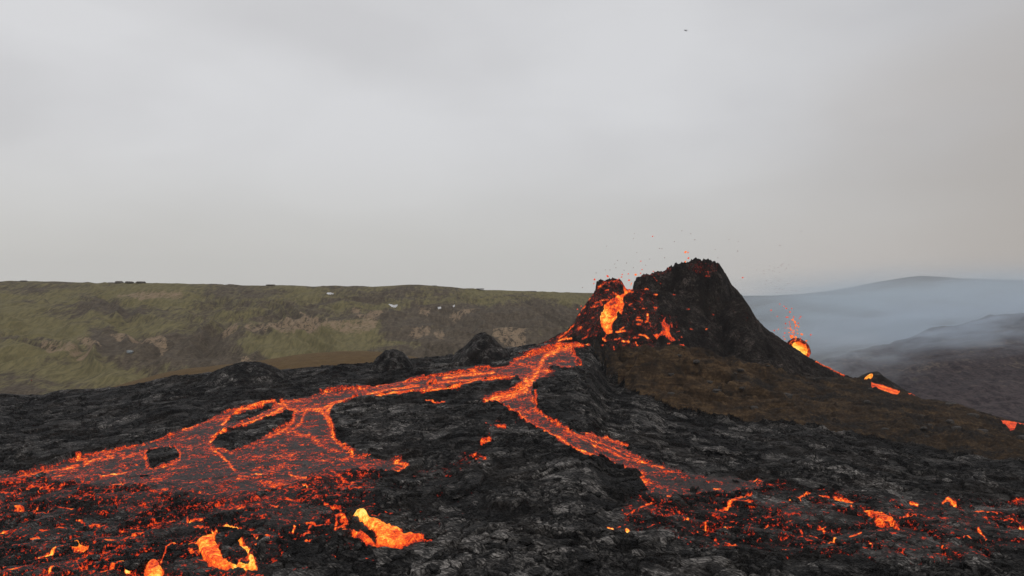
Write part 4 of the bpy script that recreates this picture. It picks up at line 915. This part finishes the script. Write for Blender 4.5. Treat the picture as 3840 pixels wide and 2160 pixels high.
# ================================================================ small things on the hillside
def patch(name, poly, lift, thick, mat, label, cat, group=None):
    lo, hi = poly.min(0)-1, poly.max(0)+1
    n = 34; c = poly.mean(0)
    # rings of the outline, filled towards the centre
    per = []
    L = np.vstack([poly, poly[:1]])
    for i in range(len(poly)):
        for k in range(5):
            per.append(L[i]+(L[i+1]-L[i])*k/5)
    per = np.array(per); per += rng.normal(0, 0.35, per.shape)
    top = [on_hill(*p) for p in per]
    top = np.array(top); cen = top.mean(0)
    V_ = np.vstack([top+[0, 0, 0.05-thick], top+[0, 0, lift], [cen+[0, 0, lift+thick*0.5]]])
    m = len(per); i = np.arange(m); j = (i+1) % m
    q4 = np.column_stack([i, j, j+m, i+m]); t3 = np.column_stack([i+m, j+m, np.full(m, 2*m)])
    org = V_.mean(0)
    o = mk(name, V_-org, [q4, t3], mat); o.location = org
    return tag(o, label, cat, group)
GS = 'old snow patches on the green hillside'
patch('snow_patch', T('6', [(58, 238), (80, 234), (118, 238), (122, 243), (95, 249), (70, 245)]), .5, .8, M_snow, 'thin snow streak high on the green hillside, leftmost snow patch', 'snow patch', GS)
patch('snow_patch', T('6', [(603, 332), (625, 336), (640, 348), (660, 346), (680, 340), (672, 356), (650, 366), (630, 358)]), .5, .8, M_snow, 'largest snow patch, a white hook in the dark bowl of the hillside', 'snow patch', GS)
patch('snow_patch', T('6', [(1028, 366), (1050, 362), (1062, 368), (1058, 380), (1035, 378)]), .5, .8, M_snow, 'small blocky snow patch right of the white hook', 'snow patch', GS)
patch('snow_patch', T('6', [(1164, 350), (1180, 343), (1182, 350), (1170, 358)]), .5, .8, M_snow, 'tiniest snow patch, farthest right, on tan scree', 'snow patch', GS)
def rock(name, loc, size, mat, label, cat, group=None, seed=0, sub=3):
    v, f = ico(sub); s = np.array(size)
    n = 1+0.35*fbm(v[:, 0]*1.3+seed*3.1+v[:, 1], v[:, 2]*1.3-seed, 0.7, 3, seed)+0.12*perlin(v[:, 0]*5, v[:, 1]*5+v[:, 2]*5, seed+9)
    p = v*n[:, None]; p[:, 2] = np.clip(p[:, 2], -0.5, 0.72)
    o = mk(name, p*s, f, mat, None, None, False); o.location = loc; o.rotation_euler = (0, 0, seed*0.9)
    return tag(o, label, cat, group)
GR = 'rock outcrops on the skyline of the green hillside'
skyl = [(88, 1052, 15, 2.2, 'low flat rock outcrop on the skyline near the left edge'), (421, 1058, 4, 1.5, 'small stone left of the long skyline outcrop'), (447, 1056, 13, 3.4, 'highest knob of the long rock outcrop on the skyline'),
        (485, 1056, 17, 2.6, 'middle block of the long rock outcrop on the skyline'), (528, 1056, 17, 2.6, 'right block of the long rock outcrop on the skyline'), (1015, 1066, 12, 1.6, 'small rock on the skyline above the thin snow streak'),
        (1630, 1071, 12, 2.4, 'rock bump on the skyline above the bowl'), (1800, 1081, 16, 1.6, 'low step of rock on the skyline right of the bump'), (1996, 1091, 8, 2.0, 'last small rock on the skyline left of the cone')]
for k, (q, r, sx_, sz_, lb) in enumerate(skyl):
    p = np.array([xcol(q, 998), 998, zrow(r+3, 998)])
    rock('rock_outcrop', p, (sx_*0.26, 5, sz_*0.62), M_rock, lb, 'rock', GR, k+1)
rock('pale_boulder', on_hill(487, 1325), (2.6, 2, 1.7), M_palerock, 'pale grey boulder on the green hillside above the mossy shoulder', 'rock', None, 20)

def person(loc, h, jacket, label, heading=0.0, name='person'):
    """one skinned body, hair and clothes as children"""
    import bmesh
    def skin(nm, verts, edges, rad, mat, parent):
        me = bpy.data.meshes.new(nm); me.from_pydata([tuple(c*h for c in v) for v in verts], edges, [])
        o = bpy.data.objects.new(nm, me); COL.objects.link(o)
        md = o.modifiers.new('skin', 'SKIN'); sk = me.skin_vertices[0].data if me.skin_vertices else None
        if sk is None:
            bm = bmesh.new(); bm.from_mesh(me); bm.verts.layers.skin.verify(); bm.to_mesh(me); bm.free(); sk = me.skin_vertices[0].data
        for i, r in enumerate(rad): sk[i].radius = (r*h, r*h)
        sk[0].use_root = True
        s = o.modifiers.new('sub', 'SUBSURF'); s.levels = s.render_levels = 1
        me.materials.append(mat); o.parent = parent
        return o
    root = empty(name, tuple(loc)); root.rotation_euler = (0, 0, heading)
    tag(root, label, 'person')
    v = [(0, 0, .52), (0, 0, .62), (0, 0, .78), (0, 0, .86), (0, 0, .90), (0, -.005, .96), (-.055, 0, .50), (-.06, -.02, .27), (-.06, .02, .03), (-.06, -.06, .01), (.055, 0, .50), (.065, .02, .27), (.065, .05, .03), (.065, -.03, .01),
         (-.11, 0, .79), (-.14, .02, .62), (-.13, -.05, .49), (.11, 0, .79), (.14, .02, .62), (.13, -.05, .49)]
    e = [(0, 1), (1, 2), (2, 3), (3, 4), (4, 5), (0, 6), (6, 7), (7, 8), (8, 9), (0, 10), (10, 11), (11, 12), (12, 13), (2, 14), (14, 15), (15, 16), (2, 17), (17, 18), (18, 19)]
    r = [.075, .07, .08, .03, .055, .05, .055, .038, .025, .02, .055, .038, .025, .02, .035, .026, .018, .035, .026, .018]
    skin('body', v, e, r, plain('dark_trousers', (0.02, 0.02, 0.022)), root)
    skin('jacket', [(0, 0, .50), (0, 0, .62), (0, 0, .78), (0, 0, .83), (-.115, 0, .79), (-.145, .02, .62), (-.135, -.04, .52), (.115, 0, .79), (.145, .02, .62), (.135, -.04, .52)],
         [(0, 1), (1, 2), (2, 3), (2, 4), (4, 5), (5, 6), (2, 7), (7, 8), (8, 9)], [.085, .082, .095, .045, .045, .035, .03, .045, .035, .03], plain('jacket_cloth', jacket), root)
    return root
person(on_hill(118, 1437), 1.8, (0.35, 0.03, 0.02), 'person in a red jacket standing on the hillside at far left', 0.4)
person(on_hill(552, 1341), 1.75, (0.05, 0.035, 0.02), 'person in dark clothes standing right of the pale boulder', -0.6)

# ================================================================ flying lava
bomb_mats = [plain('cooling_lava_clot', (0.05, 0.02, 0.02), 0.8, (0.10, 0.012, 0.01)), plain('red_lava_clot', (0.05, 0.01, 0.01), 0.7, (0.80, 0.085, 0.03)), plain('orange_lava_clot', (0.05, 0.02, 0.01), 0.7, (1.05, 0.20, 0.035))]
bomb_me = []
for s_ in range(5):
    v, f = ico(2); n = 1+0.5*fbm(v[:, 0]+v[:, 1]*.7+s_*5, v[:, 2], .9, 3, 40+s_)
    for m_ in bomb_mats:
        o = mk('lava_bomb', v*n[:, None], f, m_); bomb_me.append(o.data); bpy.data.objects.remove(o)
def bomb(qx, row, size, hot, d, label, group):
    o = bpy.data.objects.new('lava_bomb', bomb_me[random.randrange(5)*3+hot]); COL.objects.link(o)
    dd = d+random.uniform(-5, 5); o.location = (xcol(qx, dd), dd, zrow(row, dd))
    s = size/F*dd*0.5; o.scale = (s*random.uniform(.8, 1.3), s, s*random.uniform(.6, 1.1)); o.rotation_euler = (random.uniform(0, 3), random.uniform(-.6, .6), random.uniform(0, 3))
    return tag(o, label, 'lava bomb', group)
G1 = 'lava clots thrown above the crater'; G2 = 'lava clots sprayed up by the round vent'
big1 = [((1440, 205), 10, 2, 'orange lava clot highest above the crater, left of the summit'), ((1438, 282), 7, 2, 'orange lava clot just above the rim, left of the summit'), ((1463, 253), 7, 1, 'red lava clot between the highest orange clot and the rim'),
        ((1038, 386), 9, 2, 'orange lava clot left of the crater wall top, above the notch'), ((985, 431), 8, 1, 'red lava clot above the notch in the rim'), ((812, 398), 9, 1, 'red lava clot above the left rim knob'), ((708, 425), 7, 1, 'red lava clot just left of the left rim knob')]
for (x, y), s, hgt, lb in big1:
    p = T('1', [(x, y)])[0]; bomb(p[0], p[1], s, hgt, 290, lb, G1)
small1 = [(1460, 207, 1), (1078, 375, 1), (1180, 360, 1), (930, 385, 1), (1005, 455, 2), (1000, 468, 2), (902, 420, 1), (925, 405, 1), (702, 458, 1), (712, 522, 1), (610, 490, 0), (795, 348, 0), (832, 348, 0), (1048, 208, 0), (1230, 175, 0), (1250, 177, 0), (1175, 78, 1), (805, 157, 0), (893, 272, 0), (1080, 278, 1), (965, 293, 0), (1152, 260, 0), (1272, 250, 0),
          (720, 372, 0), (1030, 55, 0), (1020, 95, 0), (1482, 57, 0), (1410, 33, 0), (1350, 120, 0), (1515, 105, 0), (1678, 183, 0), (1700, 250, 0), (1790, 102, 0), (1865, 118, 0), (1860, 196, 0), (1900, 410, 1), (2072, 378, 0), (2200, 152, 0), (2370, 38, 0), (870, 300, 0), (1020, 330, 0), (1090, 345, 1), (945, 350, 0), (880, 330, 0), (1120, 310, 0), (980, 380, 1), (570, 665, 1), (600, 640, 1)]
for x, y, hgt in small1:
    p = T('1', [(x, y)])[0]; bomb(p[0], p[1], 4.6 if hgt else 2.8, hgt, 290, 'small dark red lava clot flying in the air above the crater' if hgt else 'small dark cooled clot flying in the air above the crater', G1+(' still glowing' if hgt else ' already dark'))
big2 = [((560, 835), 12, 'large orange lava clot low in the spray, left of centre'), ((655, 850), 10, 'round orange lava clot low in the spray, right of centre'), ((660, 572), 9, 'orange lava clot half way up the spray'), ((795, 778), 11, 'long orange lava clot on the right side of the spray'),
        ((635, 483), 9, 'pinkish orange lava clot in the upper part of the spray'), ((580, 435), 9, 'slanting orange lava clot in the upper left of the spray'), ((905, 935), 7, 'orange lava clot right above the glowing vent, apart from the spray')]
for (x, y), s, lb in big2:
    p = T('B', [(x, y)])[0]; bomb(p[0], p[1], s, 2, 286, lb, G2)
small2 = [(280, 65), (380, 120), (432, 168), (560, 170), (520, 252), (75, 210), (220, 355), (440, 375), (470, 372), (605, 360), (605, 390), (770, 365), (742, 405), (505, 487), (415, 525), (520, 540), (715, 515), (530, 592), (470, 632), (525, 640), (635, 632), (720, 600), (245, 660), (150, 690), (535, 685), (560, 672),
          (608, 695), (690, 680), (500, 738), (580, 735), (620, 750), (700, 762), (395, 748), (605, 790), (535, 805), (600, 830), (375, 828), (400, 893), (768, 870), (768, 920), (880, 1025), (600, 880), (640, 930), (580, 860), (545, 860), (955, 1228), (405, 630), (640, 520), (1010, 790), (660, 905)]
for x, y in small2:
    p = T('B', [(x, y)])[0]; bomb(p[0], p[1], random.uniform(4.2, 6.2), 1 if y < 500 or random.random() < .5 else 2, 286, 'small glowing lava clot in the spray above the round vent', G2)
for k in range(34):
    x = random.gauss(430, 90); y = random.uniform(20, 290)
    p = T('7', [(x, y)])[0]
    if p[1] < 1110: bomb(p[0], p[1], 2.2, 0, 286, 'tiny dark clot high above the round vent', 'dark clots high above the round vent')

# ================================================================ the bird
bd = 150.0
bird = empty('bird', (xcol(2571, bd), bd, zrow(115, bd))); tag(bird, 'small dark bird gliding high in the grey sky', 'bird')
M_bird = plain('dark_feathers', (0.03, 0.03, 0.035))
v, f = ico(2); bv = v*np.array([0.20, 0.07, 0.065]); bv[:, 1:] *= (1-0.5*np.clip(v[:, 0:1], 0, 1)); bv[:, 2] += 0.03*np.clip(-v[:, 0], 0, 1)
head = v*0.045+[-0.21, 0, 0.03]
def add(a, b): return np.vstack([a[0], b[0]]), np.vstack([a[1], b[1]+len(a[0])])
bb = mk('body', *add((bv, f), (head, f)), M_bird); bb.parent = bird
for s in (-1, 1):
    st_ = [(-.06, s*.03, .03, .16), (-.10, s*.22, .12, .15), (-.04, s*.42, .10, .10), (.06, s*.56, .05, .03)]
    W = []
    for x_, y_, z_, c_ in st_: W += [(x_, y_, z_), (x_+c_, y_, z_-.01), (x_+c_*.4, y_, z_+.02)]
    W = np.array(W); fc = []
    for k in range(3):
        a = k*3; fc += [(a, a+1, a+4, a+3), (a+1, a+2, a+5, a+4), (a+2, a, a+3, a+5)]
    wg = mk('wing', W, np.array(fc), M_bird); wg.parent = bird
tl = mk('tail', np.array([(.17, -.02, 0), (.17, .02, 0), (.34, .07, .01), (.34, -.07, .01), (.17, 0, .02), (.33, 0, .025)]), [np.array([(0, 1, 2, 3)]), np.array([(0, 4, 1), (4, 0, 3), (4, 3, 5), (4, 5, 2), (4, 2, 1)])], M_bird); tl.parent = bird
bird.rotation_euler = (math.radians(15), math.radians(20), math.radians(35))

# ================================================================ loose crust slabs lying on the field
def ground_at(q, y):
    c = int(round((q-qcols[0])/3.0)); r = int(np.searchsorted(ys, y)); c = min(max(c, 0), len(qcols)-1); r = min(r, len(ys)-1)
    return Z[r, c]
def slab(q, row, wq, hq, tiltx, tilty, rot, tonev, label, group, seed):
    d = 96+0.0
    for _ in range(12): d = F*(H-base_z(np.array([q]), np.array([d]))[0])/(row-HY)
    w_ = wq/F*d/2; l_ = hq/F*d*2.0
    n = 22; m = 5; th = np.linspace(0, 2*math.pi, n, endpoint=False); lr = np.random.default_rng(seed)
    rad = 1+0.25*lr.normal(0, 1, n).cumsum()*0.12+lr.normal(0, .09, n); rad = np.clip(rad*0.9+0.1*np.roll(rad, 1), .6, 1.3)
    rings = []; t_ = 0.16+0.10*w_
    levels = [(1.0, -t_), (1.04, -t_*.35), (1.0, 0), (.86, t_*.22), (.6, t_*.30), (.3, t_*.34)]
    for k_, z_ in levels:
        px_ = np.cos(th)*rad*k_*w_; py_ = np.sin(th)*rad*k_*l_
        rings.append(np.column_stack([px_, py_, z_+0.10*w_*np.cos(px_/w_*2.0+seed)+lr.normal(0, 0.03, n)]))
    V_ = np.vstack(rings+[[[0, 0, t_*.35+0.1*w_*math.cos(seed)]], [[0, 0, -t_]]]); i = np.arange(n); j = (i+1) % n
    q4 = np.vstack([np.column_stack([i+k*n, j+k*n, j+(k+1)*n, i+(k+1)*n]) for k in range(len(levels)-1)])
    L_ = len(levels)-1
    t3 = np.vstack([np.column_stack([i+L_*n, j+L_*n, np.full(n, len(V_)-2)]), np.column_stack([j, i, np.full(n, len(V_)-1)])])
    o = mk('crust_slab', V_, [q4, t3], M_field, None, {'glow': np.zeros(len(V_)), 'tone': np.full(len(V_), tonev), 'crack': np.zeros(len(V_))}, True)
    md = o.modifiers.new('sub', 'SUBSURF'); md.levels = md.render_levels = 1
    o.location = (xcol(q, d), d, ground_at(q, d)+0.15+0.25*abs(math.sin(tiltx))*l_); o.rotation_euler = (tiltx, tilty, rot)
    return tag(o, label, 'lava slab', group)
GSL = 'loose crust slabs in the foreground'
key = [('3', 2080, 1230, 130, 30, .25, .05, .45, .9, 'long pale crust slab slanting up right near the bottom centre'), ('3', 1150, 1310, 60, 30, .5, .3, .3, .8, 'ribbed grey slab standing beside the pale crust at bottom centre'),
       ('3', 1390, 1200, 150, 22, .12, 0, 0, .9, 'broad flat pale slab right of the yellow headed breakout'), ('3', 1650, 1260, 170, 34, .2, -.05, .1, .8, 'largest flat grey slab at bottom centre'), ('3', 500, 1320, 120, 30, .25, .1, -.3, .35, 'dark bluish slab under the right breakout'),
       ('4', 300, 1390, 190, 34, .2, .05, 0, .85, 'wide cracked pale slab at the bottom, left of the right third'), ('4', 1180, 1230, 75, 18, .35, .1, -.25, .9, 'small pale slab under the lowest seam at lower right'), ('4', 2230, 1410, 80, 35, .5, 0, .2, .9, 'rounded pale slab near the lower right corner'),
       ('4', 420, 590, 120, 14, .15, 0, -.1, 1, 'pale slab lying on the dark field below the brown ridge'), ('4', 1600, 790, 130, 14, .12, 0, -.05, 1, 'long pale slab on the dark field at right'), ('4', 1150, 680, 130, 12, .12, 0, -.3, .9, 'pale slab slanting down right on the dark field'),
       ('8', 810, 620, 34, 44, .9, .2, .4, .4, 'reddish upright slab right of the curling breakout'), ('8', 530, 500, 62, 60, .35, 0, -.3, .05, 'black slab inside the curling yellow breakout'), ('8', 1040, 600, 30, 16, .4, .2, .3, .8, 'small pale stone between the two big breakouts')]
for k, (r, x, y, wq, hq, tx, ty, ro, tn, lb) in enumerate(key):
    p = T(r, [(x, y)])[0]; slab(p[0], p[1], wq, hq*0.6, tx, ty, ro, tn, lb, GSL, 100+k)
for k in range(150):
    q = random.uniform(-100, 3950); row = 1700+460*random.random()**0.6
    if 300 < q < 1500 and row < 2000 and random.random() < .8: continue
    P_ = (q, row)
    s = random.uniform(22, 70)*(0.45+0.55*(row-1600)/560)
    slab(q, row, s, s*random.uniform(.14, .30), random.uniform(-.1, .7), random.uniform(-.35, .35), random.uniform(-.8, .8), random.choice([.1, .3, .5, .75, .9]),
         'broken plate of grey black lava crust lying loose on the field', 'broken crust plates strewn over the field', 300+k)

GK = 'black rocks scattered on the brown ridge'
for k in range(46):
    q = random.uniform(2420, 3900); t_ = random.random()
    dc_, zc_, dt_, zt2 = [float(v_[0]) for v_ in cparam(np.array([q]))]
    d = dc_+4+(dt_-dc_-10)*t_; sz_ = random.uniform(0.35, 1.1)*(1.5 if random.random() < .15 else 1)
    rock('rock', (xcol(q, d), d, ground_at(q, d)+0.1), (sz_*1.3, sz_, sz_*0.7), M_darkrock, 'black rock lying on the brown ash covered ridge', 'rock', GK, 60+k, 2)

# ================================================================ smoke and haze
def vol_mat(name, col, dens, ns=None, aniso=0.0, wisp=(0.40, 0.62)):
    m = bpy.data.materials.new(name); m.use_nodes = True; t = NT(m.node_tree)
    p = t.node('ShaderNodeVolumePrincipled'); p.inputs['Color'].default_value = (*col, 1); p.inputs['Anisotropy'].default_value = aniso
    if ns:
        tcn = t.node('ShaderNodeTexCoord').outputs['Object']
        ln = t.node('ShaderNodeVectorMath', operation='LENGTH'); t.set(ln.inputs[0], tcn)
        fall_ = t.smooth(ln.outputs['Value'], 0.95, 0.15)
        n = t.noise(t.mapping(tcn, (1.3, 1, 1.2), (0, 0.5, 0)), ns*1.25, 4, 0.6, 0.9)
        t.set(p.inputs['Density'], t.math('MULTIPLY', t.math('MULTIPLY', fall_, t.smooth(n, *wisp)), dens))
    else: p.inputs['Density'].default_value = dens
    o = t.node('ShaderNodeOutputMaterial'); t.l.new(p.outputs[0], o.inputs['Volume'])
    return m
def puff(name, loc, size, mat, rot=0.0):
    v, f = ico(3); o = mk(name, v, f, mat); o.location = loc; o.scale = size; o.rotation_euler = (0, rot, 0)
    return tag(o, kind='stuff')
M_smoke = vol_mat('blue_gas', (0.76, 0.88, 0.99), 0.012, 1.8)
puff('smoke', (xcol(3250, 1150), 1150, zrow(1190, 1150)), (460, 260, 80), M_smoke, -0.05)
puff('smoke', (xcol(3600, 1450), 1450, zrow(1150, 1450)), (560, 330, 95), vol_mat('pale_gas', (0.80, 0.89, 0.98), 0.0042, 0.5, wisp=(0.05, 0.5)), -0.02)
puff('smoke', (xcol(3560, 620), 620, zrow(1215, 620)), (170, 110, 30), vol_mat('drifting_gas', (0.74, 0.85, 0.98), 0.020, 2.4), -0.12)
M_smoke2 = vol_mat('blue_gas_low', (0.80, 0.88, 0.98), 0.012, 2.4)
puff('smoke', (xcol(3080, 450), 450, zrow(1330, 450)), (62, 60, 26), M_smoke2, 0.1)
hz = vol_mat('air', (0.86, 0.9, 0.97), 0.00005)
bx = [(-2600, -200, -154.0), (2600, 3700, 190.0)]
hv = np.array([(bx[i][0], bx[j][1], bx[k][2]) for i in (0, 1) for j in (0, 1) for k in (0, 1)])
hf = np.array([(0, 1, 3, 2), (4, 6, 7, 5), (0, 4, 5, 1), (2, 3, 7, 6), (0, 2, 6, 4), (1, 5, 7, 3)])
tag(mk('haze', hv, hf, hz, None, None, False), kind='stuff')
print('verts', sum(len(o.data.vertices) for o in bpy.data.objects if o.type == 'MESH'))
